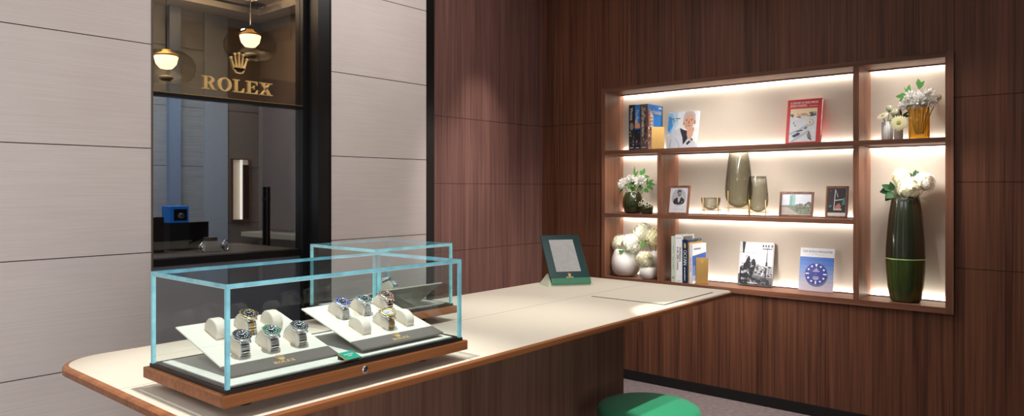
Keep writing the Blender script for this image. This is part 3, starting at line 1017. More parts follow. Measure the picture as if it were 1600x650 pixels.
def wristwatch(TM, u, s, label, bezel, bezel_edge, dial, jubilee=False, centre=None, k=1.0):
    c = TM @ Vector((u, s, 0))
    t = thing('wristwatch', label, 'watch', c, TM.to_euler(), 'wristwatches on cushions in the cases')
    cx = .0132
    hy, hz = .0225, .0335 * k + .0010
    TI = Matrix.Translation((cx, hy, hz)) @ Matrix.Rotation(math.radians(9), 4, 'X')
    g = G(); g.lathe([(.0165, 0), (.0196, .0012), (.0202, .004), (.0198, .0062), (.0188, .0066), (0, .0066)], 40, TI)
    for sx in (-1, 1):
        for sy in (-1, 1):
            g.add([(sx * .0125, sy * .013, .001), (sx * .0085, sy * .013, .001), (sx * .0085, sy * .0225, -.001), (sx * .0118, sy * .0225, -.001),
                   (sx * .0125, sy * .013, .0052), (sx * .0085, sy * .013, .0052), (sx * .0085, sy * .0225, .002), (sx * .0118, sy * .0225, .002)],
                  [(0, 1, 2, 3), (4, 7, 6, 5), (0, 4, 5, 1), (1, 5, 6, 2), (2, 6, 7, 3), (3, 7, 4, 0)], False, TI)
    g.build('case', M_STEEL, t)
    g = G(); g.use(0).lathe([(.0196, .0058), (.0206, .0066), (.0203, .0082), (.0192, .0088)], 60, TI, False, lambda i, n: 1 + (.018 if i % 2 else 0), False, False)
    g.use(1).lathe([(.0192, .0088), (.0148, .0094)], 40, TI, True, None, False, False)
    g.use(0).lathe([(.0148, .0094), (.0142, .0088), (.0142, .0070)], 40, TI, True, None, False, False)
    g.use(2)
    for i in range(12):
        a = 2 * PI * i / 12
        g.add([TI @ Vector((r * math.sin(a + da), r * math.cos(a + da), .0092 + (.0172 - r) * .06)) for r, da in ((.0160, -.05), (.0180, -.05), (.0180, .05), (.0160, .05))], [(0, 1, 2, 3)])
    g.build('bezel', [bezel_edge, bezel, M_STEELB], t)
    g = G(); g.use(0).lathe([(.0143, .0071), (0, .0071)], 32, TI, False, None, False, False)
    g.use(1)
    for i in range(12):
        a = 2 * PI * i / 12
        p = (.0112 * math.sin(a), .0112 * math.cos(a))
        if i % 3 == 0:
            Tm = TI @ Matrix.Translation((p[0], p[1], .0074)) @ Matrix.Rotation(-a, 4, 'Z')
            g.box(-.0008, .0008, -.0019, .0019, -.0003, .0003, Tm)
        else:
            g.lathe([(.0011, -.0003), (.0011, .0003), (0, .0003)], 10, TI @ Matrix.Translation((p[0], p[1], .0074)), False)
    g.build('dial', [dial, M_PAPER], t)
    g = G()
    for a, ln, wd in ((-1.05, .0072, .0007), (1.05, .0108, .0006), (2.6, .0115, .0002)):
        g.box(-wd, wd, -.002, ln, .0079, .0083, TI @ Matrix.Rotation(-a, 4, 'Z'))
    g.lathe([(.0011, .0078), (.0011, .0086), (0, .0086)], 10, TI)
    g.build('hands', M_STEEL, t)
    g = G(); g.lathe([(.0018, .0195), (.0030, .0205), (.0030, .0235), (.0024, .024), (0, .024)], 12, TI @ Matrix.Translation((0, 0, .0035)) @ Matrix.Rotation(PI / 2, 4, 'Y'))
    g.build('crown', bezel_edge, t)
    # bracelet: links follow the cushion down the front and over the back
    def path(front):
        pr = [(y, z * k) for y, z in CPROF]
        q = pr[:5][::-1] if front else pr[6:]
        q = [Vector((0, y + (-.0016 if front else .0012), z + .0012)) for y, z in q]
        # resample to equal steps
        L_ = [0]
        for a, b in zip(q, q[1:]):
            L_.append(L_[-1] + (b - a).length)
        step = .0042 if jubilee else .0056
        out = []
        d = 0
        while d + step <= L_[-1] + step * .35:
            def pt(x):
                x = min(max(x, 0), L_[-1])
                for i in range(len(q) - 1):
                    if x <= L_[i + 1] + 1e-9:
                        f = (x - L_[i]) / max(1e-9, L_[i + 1] - L_[i])
                        return q[i].lerp(q[i + 1], f)
                return q[-1]
            out.append((pt(d), pt(d + step)))
            d += step
        return out
    cols = [(-.0094, -.0046, 0), (-.0043, .0043, 1), (.0046, .0094, 0)] if not jubilee else \
           [(-.0096, -.0056, 0), (-.0053, -.0020, 1), (-.0017, .0017, 1), (.0020, .0053, 1), (.0056, .0096, 0)]
    for fr in (True, False):
        gb = G()
        for kk, (a, b) in enumerate(path(fr)):
            d = (b - a)
            if d.length < 1e-5:
                continue
            d.normalize()
            nrm = Vector((0, d.z, -d.y))
            if nrm.z < 0 and fr is False or (fr and nrm.y > 0):
                nrm = -nrm
            for ci, (xa, xb, mi) in enumerate(cols):
                off = (b - a) * (.5 if (jubilee and ci % 2) else 0)
                a2, b2 = a + off + (b - a) * .04, b + off - (b - a) * .06
                mid = (a2 + b2) / 2
                vs = []
                for xx in (xa, xb):
                    for p, hgt in ((a2, -.0009), (a2, .0007), (mid, .0016), (b2, .0007), (b2, -.0009)):
                        q = p + nrm * hgt
                        vs.append((cx + xx, q.y, max(q.z, .0004)))
                gb.use(mi).add(vs, [(0, 1, 2, 3, 4), (9, 8, 7, 6, 5)] + [(i, i + 5, (i + 1) % 5 + 5, (i + 1) % 5) for i in range(5)])
        gb.build('bracelet', [M_STEELB, centre or M_STEEL], t)
    return t


B_BLACK = mat('black_ceramic', srgb(22, 22, 26), .4, 0, .3)
B_GREEN = mat('green_ceramic', srgb(20, 120, 76), .4, 0, .3)
B_BLUE = mat('blue_ceramic', srgb(36, 62, 160), .4, 0, .3)
B_TEAL = mat('green_black_ceramic', srgb(36, 92, 84), .2)
B_ROSE = mat('brown_ceramic', srgb(120, 74, 56), .2)
B_GREY = mat('grey_ceramic', srgb(52, 54, 60), .4, 0, .3)
D_BLACK = mat('black_dial', srgb(12, 12, 14), .5, 0, .2)
D_SILVER = mat('slate_dial', srgb(96, 98, 104), .3)
D_WHITE = mat('silver_dial', srgb(190, 190, 190), .3)

t1, T1 = tray(.740, 1.383, 'cream watch tray with grey lettered front, left in long case')
t2, T2 = tray(1.050, 1.354, 'cream watch tray with grey lettered front, right in long case', 1.071)
U = (.050, .120, .194)
rows_ = {'b': .166, 'f': .0655}
cushion(T1, .050, .166, 'bare cream cushion at the back left corner of the left tray', 1.08)
cushion(T1, .121, .166, 'cream cushion under the gold and steel watch', 1.08)
cushion(T1, .190, .166, 'bare cream cushion at the back right corner of the left tray', 1.08)
cushion(T1, .050, .0655, 'cream cushion under the black watch next to the glass corner', 1.08)
cushion(T1, .121, .0655, 'cream cushion under the green bezel steel watch', 1.08)
cushion(T1, .193, .0655, 'cream cushion under the watch at the left tray front right', 1.08)
cushion(T2, .055, .165, 'cream cushion under the blue bezel watch', .95)
cushion(T2, .125, .165, 'cream cushion under the dark green bezel watch in the back row', .95)
cushion(T2, .203, .168, 'cream cushion under the rose gold watch', .95)
cushion(T2, .050, .0665, 'bare cream cushion at the front left of the right tray', .95)
cushion(T2, .126, .0665, 'cream cushion under the two tone yellow gold watch', .95)
cushion(T2, .192, .0665, 'bare cream cushion at the front right of the right tray', .95)
wristwatch(T1, .121, .166, 'gold bezel watch with gold and steel bracelet, left tray back row', B_BLACK, M_GOLD, D_BLACK, False, M_GOLD, 1.08)
wristwatch(T1, .050, .0655, 'steel watch with black bezel right behind the glass corner', B_BLACK, M_STEEL, D_BLACK, False, None, 1.08)
wristwatch(T1, .121, .0655, 'steel watch with green bezel, left tray front row', B_GREEN, M_STEEL, D_BLACK, False, None, 1.08)
wristwatch(T1, .193, .0655, 'steel watch with grey bezel, right end of left tray front row', B_GREY, M_STEEL, D_BLACK, False, None, 1.08)
wristwatch(T2, .055, .165, 'steel watch with blue bezel and five link bracelet', B_BLUE, M_STEEL, D_BLACK, True, None, .95)
wristwatch(T2, .125, .165, 'steel watch with dark green bezel and five link bracelet', B_TEAL, M_STEEL, D_BLACK, True, None, .95)
wristwatch(T2, .203, .168, 'rose gold and steel watch, right end of right tray back row', B_ROSE, M_ROSE, D_BLACK, False, M_ROSE, .95)
wristwatch(T2, .126, .0665, 'yellow gold and steel watch with fluted bezel, right tray front row', M_GOLD, M_GOLD, D_WHITE, True, M_GOLD, .95)
# tray in the rear case faces away from the camera
t3, T3 = tray(0, 0, 'watch tray seen from behind in the square case', 1.0655, .266, .255, True, (1.690, 1.992, 1.0655))
cushion(T3, .175, .175, 'cream cushion on the turned tray in the square case', .95)
wristwatch(T3, .175, .175, 'steel watch on the turned tray in the square case', B_GREY, M_STEEL, D_BLACK, False, None, .95)

cd = thing('price_card', 'small green card with gold edge between the two trays', 'card', (1.000, 1.339, 1.0605))
Tc = Matrix.Rotation(.06, 4, 'Z') @ Matrix.Rotation(.30, 4, 'X')
g = G(); g.bbox(-.021, .021, -.018, .018, .0035, .0065, .0005, Tc @ Matrix.Translation((0, 0, .003)), 1); g.build('backing', M_GOLD, cd)
g = G(); g.box(-.0205, .0205, -.0175, .0175, .0096, .0099, Tc); g.build('face', M_CARD, cd)
g = G()
Tp = Tc @ Matrix.Rotation(-PI / 2, 4, 'X')
for u0, u1, v in ((-.013, .013, .004), (-.006, .006, -.003)):
    g.prism(rect(u0, u1, v, v + .0018), .00995, .0101, Tp)
g.build('print_lines', M_PAPER, cd)
g = G(); g.box(-.019, .019, .004, .016, 0, .009); g.build('wedge', M_PLINTH, cd)

# ---------------------------------------------------------------- table mirror
mr = thing('table_mirror', 'tilted table mirror in a teal green frame on the table end', 'mirror', (2.655, 1.985, 1.0004), (0, 0, math.atan2(-.113, .156)))
Rm = Matrix.Rotation(-math.radians(42), 4, 'X')
fwid, fh = .193, .27
Tm = Matrix.Translation((-.035, -.035, .024)) @ Rm
g = G(); g.bbox(0, fwid, 0, .009, 0, fh, .001, Tm, 1); fr_o = g.build('frame', M_TEAL, mr)
g = G(); g.box(.036, fwid - .036, -.0012, .0002, .052, fh - .030, Tm); part_label(g.build('mirror_glass', M_MIRROR, mr), 'mirror glass')
g = G(); logo(g, fwid / 2, .018, .036, .0002, Tm); part_label(g.build('emblem', M_GOLDSIGN, mr), 'gold crown and lettering')
g = G()
g.add([(-.052, -.045, 0), (.172, -.045, 0), (.182, .07, 0), (-.062, .07, 0), (-.036, -.020, .030), (.158, -.020, .030), (.15, .05, .05), (-.03, .05, .05)],
      [(3, 2, 1, 0), (4, 5, 6, 7), (0, 1, 5, 4), (1, 2, 6, 5), (2, 3, 7, 6), (3, 0, 4, 7)])
part_label(g.build('stand', mat('pale_resin', srgb(206, 212, 186), .25, 0, .5), mr), 'pale resin wedge stand')
g = G(); g.box(-.034, .156, -.0462, -.040, .001, .028, Matrix.Rotation(-.25, 4, 'X')); part_label(g.build('front_bar', mat('green_resin_bar', srgb(92, 150, 122), .2), mr), 'green front bar')

# ---------------------------------------------------------------- stool
sl = thing('bar_stool', 'round stool with emerald green seat at the table front', 'stool', (2.297, 1.298, 0))
g = G(); g.lathe([(.150, .618), (.178, .620), (.186, .630), (.187, .642), (.182, .654), (.168, .661), (.12, .6645), (0, .6655)], 48); g.build('seat_cushion', M_SEAT, sl)
g = G(); g.lathe([(.10, .585), (.165, .590), (.176, .600), (.176, .618), (0, .618)], 48); part_label(g.build('seat_base', M_WALL, sl), 'dark walnut seat base')
for i in range(4):
    a = PI / 4 + i * PI / 2
    g = G(); g.tube([(.11 * math.cos(a), .11 * math.sin(a), .588), (.165 * math.cos(a), .165 * math.sin(a), 0)], .015, 10, None, .011); g.build('leg', M_WALL, sl)
g = G(); g.tube([(.147 * math.cos(2 * PI * i / 40), .147 * math.sin(2 * PI * i / 40), .22) for i in range(40)], .007, 8, None, None, True); g.build('foot_ring', M_BRASS, sl)

S1 = (S1[0], S1[1] + LIFT); S2 = (S2[0], S2[1] + LIFT); FL = (FL[0], FL[1] + LIFT)
# ---------------------------------------------------------------- books
SHR = -PI / 2      # things on the shelves: local x runs to the viewer's right, local -y faces the room


def standing_book(y_left, wid, h, depth, z, label, cover, spine_fn=None, cover_fn=None, xf=4.70, name='book', slip=None):
    """book upright, spine to the room; origin at the left front bottom corner of the spine"""
    t = thing(name, label, 'book', (xf, y_left, z), (0, 0, SHR))
    g = G(); g.box(.0, .0025, .0, depth, 0, h); g.box(wid - .0025, wid, .0, depth, 0, h); g.bbox(0, wid, 0, .004, 0, h, .0012, None, 1)
    g.build('cover', cover, t)
    g = G(); g.box(.0026, wid - .0026, .004, depth - .004, .003, h - .004); part_label(g.build('pages', M_PAPER, t), 'white page block')
    if spine_fn:
        spine_fn(t, wid, h)
    if cover_fn:
        cover_fn(t, wid, h, depth)
    return t


def side_T(wid):
    """frame of the front cover, which faces local +x: u runs back along y"""
    return Matrix.Translation((wid, 0, 0)) @ Matrix.Rotation(PI / 2, 4, 'Z')


def art(parent, layers, mats, T=None, name='cover_print'):
    """printed picture: flat shapes stacked in hair-thin layers. layers = [(material index, outline or ('t', text, u, v, h, width, turn))]"""
    g = G()
    d = .0002
    for mi, p in layers:
        g.use(mi)
        if isinstance(p, tuple) and p[0] == 't':
            put_text(g, p[1], p[2], p[3], p[4], d, p[5] if len(p) > 5 else None, T, p[6] if len(p) > 6 else 0, p[4] * .07)
        else:
            n = len(p)
            a = sum(p[i][0] * p[(i + 1) % n][1] - p[(i + 1) % n][0] * p[i][1] for i in range(n))
            q = p if a > 0 else p[::-1]
            g.add([(u, -d, v) for u, v in q], [list(range(n))], False, T)
        d += .00003
    return g.build(name, mats, parent)


def speck(rng, n, u0, u1, v0, v1, s0, s1, idx):
    out = []
    for _ in range(n):
        u, v = rng.uniform(u0, u1), rng.uniform(v0, v1)
        a, b = rng.uniform(s0, s1), rng.uniform(s0, s1)
        u1_, v1_ = min(u + a, u1), min(v + b, v1)
        out.append((rng.choice(idx), [(u, v), (u1_, v), (u1_ - a * .1, v1_), (max(u0, u - a * .1), v1_)]))
    return out


rng = random.Random(3)
INK = flat(26, 24, 28); WHITE = flat(240, 240, 238); BLUE = flat(38, 120, 200); DKB = flat(24, 40, 66)
GREY = flat(120, 118, 116); TAN = flat(150, 124, 104); BRICK = flat(150, 92, 72); PINKB = flat(206, 150, 120)


def sp_vienna(t, w_, h):
    L = [(0, rect(.002, w_ - .002, .004, h - .004))]
    L += speck(rng, 26, .004, w_ - .004, .02, h * .55, .006, .02, [1, 2, 3, 1])
    L += [(3, ell(w_ * .5, h * .52, w_ * .3, .03)), (4, ('t', 'Vienna', w_ * .26, h - .022, .024, None, -90)), (4, rect(w_ * .2, w_ * .8, .012, .016))]
    art(t, L, [flat(34, 36, 44), flat(70, 66, 66), flat(20, 22, 28), flat(140, 132, 122), WHITE], name='spine_print')


def sp_berlin(t, w_, h):
    L = [(0, rect(.002, w_ - .002, h * .48, h - .004)), (1, rect(.002, w_ - .002, .004, h * .45)), (3, [(.002, h * .48), (w_ - .002, h * .48), (w_ - .002, h * .56), (w_ * .5, h * .62), (.002, h * .68)])]
    L += speck(rng, 18, .004, w_ - .004, .02, h * .40, .005, .015, [1, 2, 5])
    L += [(4, ('t', 'Berlin', w_ * .22, h - .04, .026, None, -90)), (4, rect(w_ * .2, w_ * .8, .012, .016)), (0, rect(.006, w_ - .006, h * .455, h * .475))]
    art(t, L, [BLUE, INK, flat(60, 54, 56), PINKB, WHITE, flat(150, 120, 110)], name='spine_print')


def sp_sf(t, w_, h):
    L = [(0, rect(.002, w_ - .002, .004, h - .004))]
    L += speck(rng, 70, .003, w_ - .003, .01, h * .96, .006, .02, [1, 2, 3, 0, 5])
    L += [(4, ('t', 'San Francisco', w_ * .22, h - .03, .026, .21, -90)), (4, rect(w_ * .2, w_ * .8, .012, .016))]
    art(t, L, [flat(92, 78, 74), flat(60, 48, 46), flat(128, 104, 92), flat(44, 38, 40), flat(236, 228, 220), flat(170, 140, 124)], name='spine_print')


def cv_sf(t, w_, h, d):
    T = side_T(w_)
    L = [(0, rect(.0, d - .004, .0, h)), (1, [(0, .0), (d - .004, 0), (d - .004, h * .38), (d * .72, h * .30), (d * .62, h * .45), (d * .40, h * .52), (d * .36, h * .75), (d * .10, h * .80), (0, h * .96)])]
    L += [(2, rect(d * .16, d * .38, h * .50, h * .76)), (2, [(d * .16, h * .76), (d * .38, h * .74), (d * .27, h * .82)])]
    for i in range(3):
        for j in range(3):
            L.append((3, rect(d * (.18 + .065 * i), d * (.215 + .065 * i), h * (.53 + .075 * j), h * (.575 + .075 * j))))
    L += speck(rng, 150, .0, d * .60, .01, h * .50, .008, .022, [1, 3, 4, 5, 6, 2, 4])
    L += speck(rng, 40, d * .02, d * .14, h * .5, h * .82, .008, .02, [4, 5, 1])
    L += [(4, [(0, .0), (d * .5, 0), (d * .30, h * .12), (0, h * .06)])]
    L += [(3, rect(d * .94, d - .004, 0, h)), (2, ('t', 'San Francisco', .016, h * .79, .036, d * .80)), (2, ('t', '~~~~~~~~', d * .70, h * .92, .014, d * .2))]
    art(t, L, [BLUE, BRICK, flat(226, 216, 206), flat(50, 46, 50), flat(176, 150, 136), flat(206, 120, 92), flat(110, 84, 76)], T)


standing_book(2.828, .050, .341, .22, S1[1], 'dark city book at the left end of the top shelf row', INK, sp_vienna, xf=4.705)
standing_book(2.775, .047, .338, .22, S1[1], 'blue spined city book between two dark ones', flat(36, 90, 150), sp_berlin, xf=4.702)
standing_book(2.725, .062, .338, .222, S1[1], 'thick brown spined city book with a blue street cover', flat(96, 80, 74), sp_sf, cv_sf, xf=4.70)


def bookend(x, y, z, h, wd, label):
    t = thing('bookend', label, 'bookend', (x, y, z), (0, 0, SHR + .62))
    g = G(); g.bbox(0, wd, 0, .0025, 0, h, .0008, None, 1); g.build('plate', M_BRASS, t)
    g = G(); g.box(0, wd, .0025, .05, 0, .0018); g.build('foot', M_BRASS, t)
    g = G(); crown(g, .0002, .0006, Matrix.Translation((wd / 2, 0, h * .82)) @ Matrix.Diagonal((.018, 1, .018, 1))); part_label(g.build('emblem', M_GOLDSIGN, t), 'small crown emblem')
    return t


bookend(4.735, 2.650, S1[1], .168, .092, 'brass plate bookend against the blue street cover')


def sp_pale(t, w_, h):
    art(t, [(0, rect(.001, w_ - .001, .001, h - .001)), (1, ('t', '~~~~~ ~~ ~~~~~~', w_ * .36, h * .56, .008, h * .28, -90)), (1, rect(w_ * .3, w_ * .7, h * .07, h * .12)), (1, rect(w_ * .42, w_ * .58, h * .62, h * .80))], [flat(188, 198, 180), flat(120, 140, 120)], name='spine_print')


def sp_arch(t, w_, h):
    art(t, [(1, ('t', 'Architecture', w_ * .58, h * .745, .0175, h * .30, -90)), (1, ('t', 'in the 20th Century', w_ * .22, h * .745, .0175, h * .48, -90)), (2, rect(w_ * .1, w_ * .9, h * .92, h * .94)), (2, rect(w_ * .2, w_ * .8, h * .03, h * .045))], [WHITE, INK, flat(180, 180, 184)], name='spine_print')


def cv_arch(t, w_, h, d):
    L = [(0, rect(.0, d * .86, .0, h - .002)), (1, rect(0.012, d * .86, h * .86, h * .965))] + speck(rng, 20, .012, d * .84, h * .86, h * .96, .006, .04, [1, 2])
    art(t, L, [WHITE, flat(104, 100, 98), flat(150, 146, 140)], side_T(w_))


def sp_ocean(t, w_, h):
    L = [(0, rect(.001, w_ - .001, 0, h))] + speck(rng, 45, .002, w_ - .003, .01, h * .98, .003, .012, [1, 2, 0])
    L += [(3, ('t', 'OCEAN', w_ * .24, h * .76, .024, h * .34, -90)), (3, ('t', '~~~ ~~~~ ~~~~~~~~~~', w_ * .38, h * .36, .008, h * .3, -90)), (4, ell(w_ * .5, h * .86, .008, .02, 12))]
    art(t, L, [flat(14, 36, 66), flat(30, 66, 110), flat(60, 104, 150), WHITE, flat(190, 170, 90)], name='spine_print')


def cv_ocean(t, w_, h, d):
    L = [(0, rect(0, d - .004, 0, h))] + speck(rng, 60, .004, d - .01, h * .6, h, .006, .02, [1, 2])
    art(t, L, [flat(24, 48, 80), flat(56, 84, 120), flat(120, 140, 160)], side_T(w_))


def sp_mag(t, w_, h):
    art(t, [(1, ('t', '~~~~~ ~~~ ~~~~~', w_ * .36, h * .66, .006, h * .36, -90))], [WHITE, flat(90, 96, 130)], name='spine_print')


def cv_mag(t, w_, h, d):
    L = [(0, rect(0, d - .003, 0, h)), (1, [(0, h * .70), (d - .003, h * .76), (d - .003, h * .05), (0, .02)]), (2, [(0, h * .46), (d - .003, h * .40), (d - .003, h * .05), (0, .02)]),
         (3, [(0, h * .2), (d - .003, h * .22), (d - .003, h * .05), (0, .02)]), (4, ('t', '~~~~~~~', d * .1, h * .84, .018, d * .5))]
    art(t, L, [WHITE, flat(56, 92, 170), flat(104, 130, 186), flat(176, 178, 200), flat(120, 120, 150)], side_T(w_))


standing_book(2.470, .031, .333, .20, FL[1], 'pale green spined book at the left of the lower book row', flat(188, 198, 180), sp_pale, xf=4.702)
standing_book(2.438, .056, .345, .19, FL[1], 'white architecture book, tallest in the lower row', flat(226, 226, 228), sp_arch, cv_arch, xf=4.70)
standing_book(2.381, .041, .312, .22, FL[1], 'navy ocean book in the lower row', flat(16, 40, 72), sp_ocean, cv_ocean, xf=4.70)
standing_book(2.339, .010, .292, .218, FL[1], 'thin ochre book between navy and white books', flat(214, 166, 72), None, None, xf=4.704)
standing_book(2.327, .025, .282, .222, FL[1], 'white book with blue cover at the right of the lower row', flat(206, 208, 224), sp_mag, cv_mag, xf=4.698)
bookend(4.735, 2.292, FL[1], .185, .085, 'brass plate bookend against the white and blue book')


def lean_book(y_left, wid, h, thick, z, lean, x, label, cover_m, edge_m=None, yaw=0, name='book'):
    t = thing(name, label, 'book', (x, y_left, z), (-math.radians(lean), 0, SHR + yaw))
    g = G(); g.box(0, wid, -thick, -thick + .0025, 0, h); g.box(0, wid, -.0025, 0, 0, h); g.box(0, .003, -thick, 0, 0, h)
    g.build('cover', cover_m, t)
    g = G(); g.box(.003, wid - .003, -thick + .0025, -.0025, .003, h - .003); part_label(g.build('pages', M_PAPER, t), 'white page block')
    return t, Matrix.Translation((0, -thick, 0))


# portrait cover: a white-haired man resting his chin on his fist
t, T = lean_book(2.596, .243, .285, .024, S1[1], 11, 4.880, 'book with a portrait of a grey haired man on the cover', flat(226, 228, 232))
W_, H_ = .243, .285
S_ = lambda p: [(a * W_, b * H_) for a, b in p]
L = [(0, rect(0, W_, 0, H_)), (1, S_([(0, .98), (.16, .98), (.26, .72), (.14, .40), (0, .42)])), (2, S_([(0, .9), (.10, .86), (.16, .62), (.06, .46), (0, .50)])), (11, S_([(.10, 1), (.30, 1), (.34, .7), (.22, .45), (.14, .5), (.24, .74)])),
     (3, S_([(0, .30), (.14, .46), (.40, .55), (.50, .50), (.56, .30), (.60, .10), (.62, 0), (0, 0)])), (3, S_([(.56, .0), (.62, .22), (.78, .34), (.90, .20), (1.0, .12), (1, 0)])),
     (12, S_([(.08, 0), (.12, .26), (.16, .26), (.14, 0)])), (12, S_([(.30, .3), (.44, .1), (.46, 0), (.42, 0), (.40, .1), (.28, .28)])),
     (4, S_([(.42, .56), (.55, .50), (.70, .46), (.70, .26), (.60, .14), (.56, .10), (.52, .30), (.44, .46)])),
     (5, S_(ell(.70, .765, .195, .225, 28))), (6, S_([(.52, .70), (.51, .88), (.56, .99), (.68, 1.0), (.82, .99), (.90, .90), (.91, .74), (.885, .70), (.87, .82), (.82, .90), (.72, .93), (.61, .90), (.56, .82), (.55, .70)])),
     (7, S_(ell(.895, .69, .028, .06, 12))), (7, S_(ell(.525, .67, .02, .05, 12))), (5, S_([(.54, .72), (.87, .72), (.84, .58), (.74, .50), (.64, .50), (.57, .57)])),
     (8, S_([(.58, .775), (.66, .785), (.66, .77), (.58, .76)])), (8, S_([(.74, .79), (.83, .785), (.83, .77), (.74, .772)])), (9, S_(ell(.625, .745, .022, .012, 10))), (9, S_(ell(.785, .748, .022, .012, 10))),
     (7, S_([(.69, .75), (.72, .75), (.745, .665), (.70, .65), (.665, .665)])), (8, S_([(.63, .605), (.71, .615), (.79, .61), (.71, .592)])), (7, S_([(.60, .66), (.615, .66), (.63, .58), (.615, .58)])),
     (10, S_([(.66, .50), (.72, .56), (.80, .55), (.885, .56), (.90, .50), (.86, .34), (.80, .24), (.70, .27), (.66, .36)])),
     (7, S_([(.74, .555), (.75, .555), (.74, .44), (.73, .44)])), (7, S_([(.80, .555), (.81, .555), (.80, .45), (.79, .45)])), (7, S_([(.85, .555), (.86, .555), (.855, .46), (.845, .46)])),
     (4, S_([(.66, .14), (.84, .27), (.88, .22), (.70, .08)])), (6, S_(ell(.80, .205, .04, .03, 12))),
     (9, ('t', '~~~ ~~~~~', .10 * W_, .80 * H_, .010, W_ * .30)), (9, rect(.12 * W_, .34 * W_, .765 * H_, .770 * H_)), (9, rect(.14 * W_, .30 * W_, .745 * H_, .749 * H_))]
art(t, L, [flat(232, 236, 240), flat(150, 200, 232), flat(70, 150, 210), flat(206, 212, 222), flat(44, 44, 54), flat(208, 164, 140), flat(186, 186, 188), flat(172, 124, 102), flat(130, 92, 78), flat(56, 54, 60), flat(214, 170, 146), flat(196, 222, 240), flat(176, 184, 198)], T)

# red poster book
t, T = lean_book(1.702, .224, .305, .03, S1[1], 11, 4.880, 'red book with a snowy village picture on the top shelf', flat(206, 34, 38))
W_, H_ = .224, .305
L = [(1, rect(.022 * 1, W_ - .028, .012, H_ * .79)), (2, S_([(.10, .79), (.875, .79), (.875, .66), (.60, .60), (.36, .62), (.10, .64)]))]
L += speck(rng, 40, W_ * .64, W_ * .86, H_ * .60, H_ * .70, .004, .012, [3, 4]) + speck(rng, 16, W_ * .10, W_ * .2, H_ * .60, H_ * .67, .004, .012, [3, 4]) + speck(rng, 22, W_ * .30, W_ * .64, H_ * .60, H_ * .68, .004, .012, [5, 6])
L += [(7, S_([(.20, .59), (.30, .63), (.46, .60), (.40, .555), (.26, .55)])), (5, S_([(.26, .60), (.32, .62), (.44, .59), (.40, .57)])), (8, S_([(.10, .24), (.36, .32), (.70, .46), (.74, .44), (.40, .28), (.10, .20)])), (8, S_([(.12, .04), (.40, .18), (.66, .30), (.60, .24), (.30, .08), (.16, .02)])),
      (9, S_([(.18, .18), (.36, .25), (.42, .23), (.40, .19), (.24, .14)])), (3, S_([(.30, .28), (.46, .31), (.50, .29), (.34, .26)])), (6, S_(ell(.70, .47, .09, .075, 16))), (1, S_(ell(.70, .475, .07, .055, 16))), (2, S_(ell(.64, .48, .05, .06, 12))), (5, S_([(.66, .46), (.69, .50), (.70, .45)])),
      (5, S_([(.24, .40), (.27, .44), (.28, .38)])), (3, S_([(.20, .46), (.22, .52), (.23, .42)])), (10, S_([(.62, .20), (.68, .26), (.74, .14), (.70, .08), (.64, .12)])), (3, S_([(.66, .10), (.76, .06), (.75, .09), (.68, .13)])), (5, S_(ell(.66, .25, .025, .02, 10))), (10, S_([(.52, .34), (.60, .38), (.62, .34), (.56, .31)])),
      (0, ('t', 'A CENTURY OF SWISS WINTER', .09 * W_, .895 * H_, .0145, W_ * .80)), (0, ('t', 'SPORTS POSTERS', .09 * W_, .83 * H_, .0145, W_ * .48)), (0, rect(.64 * W_, .88 * W_, .835 * H_, .842 * H_)), (0, rect(.3 * W_, .7 * W_, .012, .016))]
art(t, L, [flat(250, 236, 232), flat(222, 228, 236), flat(240, 222, 180), flat(58, 60, 62), flat(96, 96, 90), flat(170, 88, 76), flat(206, 180, 150), flat(238, 240, 244), flat(176, 194, 214), flat(44, 52, 84), flat(120, 128, 120)], T)

# black and white book
t, T = lean_book(2.036, .238, .303, .03, FL[1], 11, 4.880, 'black and white photograph book on the lowest shelf', flat(56, 58, 60), None, .0)
W_, H_ = .238, .303
L = [(0, rect(0, W_, 0, H_)), (1, S_([(0, 0), (1, 0), (1, .20), (.6, .24), (.0, .26)])), (6, S_([(.0, .76), (1.0, .73), (1, .725), (0, .755)])),
     (2, S_([(.07, 1), (.17, 1), (.14, .74), (.10, .74)])), (2, S_([(.80, .25), (.84, .25), (.835, .92), (.825, .92)])), (2, S_([(.78, .20), (.88, .20), (.85, .55), (.80, .55)])), (2, S_([(.70, .86), (.96, .86), (.96, .84), (.70, .84)]))]
for q in (.70, .78, .86, .955):
    L += [(2, S_(ell(q, .92, .022, .03, 10))), (2, S_(rect(q - .006, q + .006, .84, .92)))]
L += [(3, S_([(.44, .24), (.44, .46), (.58, .50), (.70, .44), (.70, .24)])), (3, S_([(.84, .20), (.84, .44), (1, .46), (1, .2)]))] + speck(rng, 70, W_ * .44, W_, H_ * .22, H_ * .46, .006, .018, [1, 3, 4, 2])
L += [(5, S_([(.10, .02), (.12, .36), (.16, .50), (.20, .52), (.26, .66), (.31, .68), (.35, .58), (.42, .58), (.48, .60), (.52, .50), (.48, .34), (.42, .24), (.36, .06), (.30, .02)])), (4, S_(ell(.24, .66, .035, .045, 12))), (4, S_(ell(.36, .56, .03, .035, 12))), (2, S_(ell(.44, .565, .04, .05, 12))), (5, S_(rect(.05, .12, .05, .42)))]
L += speck(rng, 60, W_ * .08, W_ * .46, H_ * .05, H_ * .5, .006, .02, [5, 2, 1, 4, 5]) + speck(rng, 60, W_ * .35, W_, 0, H_ * .18, .008, .03, [1, 5, 2])
L += [(7, ('t', '~~~~~~~~~~~', .34 * W_, .045 * H_, .008, W_ * .26))]
art(t, L, [flat(208, 212, 216), flat(104, 106, 110), flat(48, 50, 54), flat(150, 152, 156), flat(180, 182, 186), flat(36, 38, 42), flat(90, 92, 96), WHITE], T)

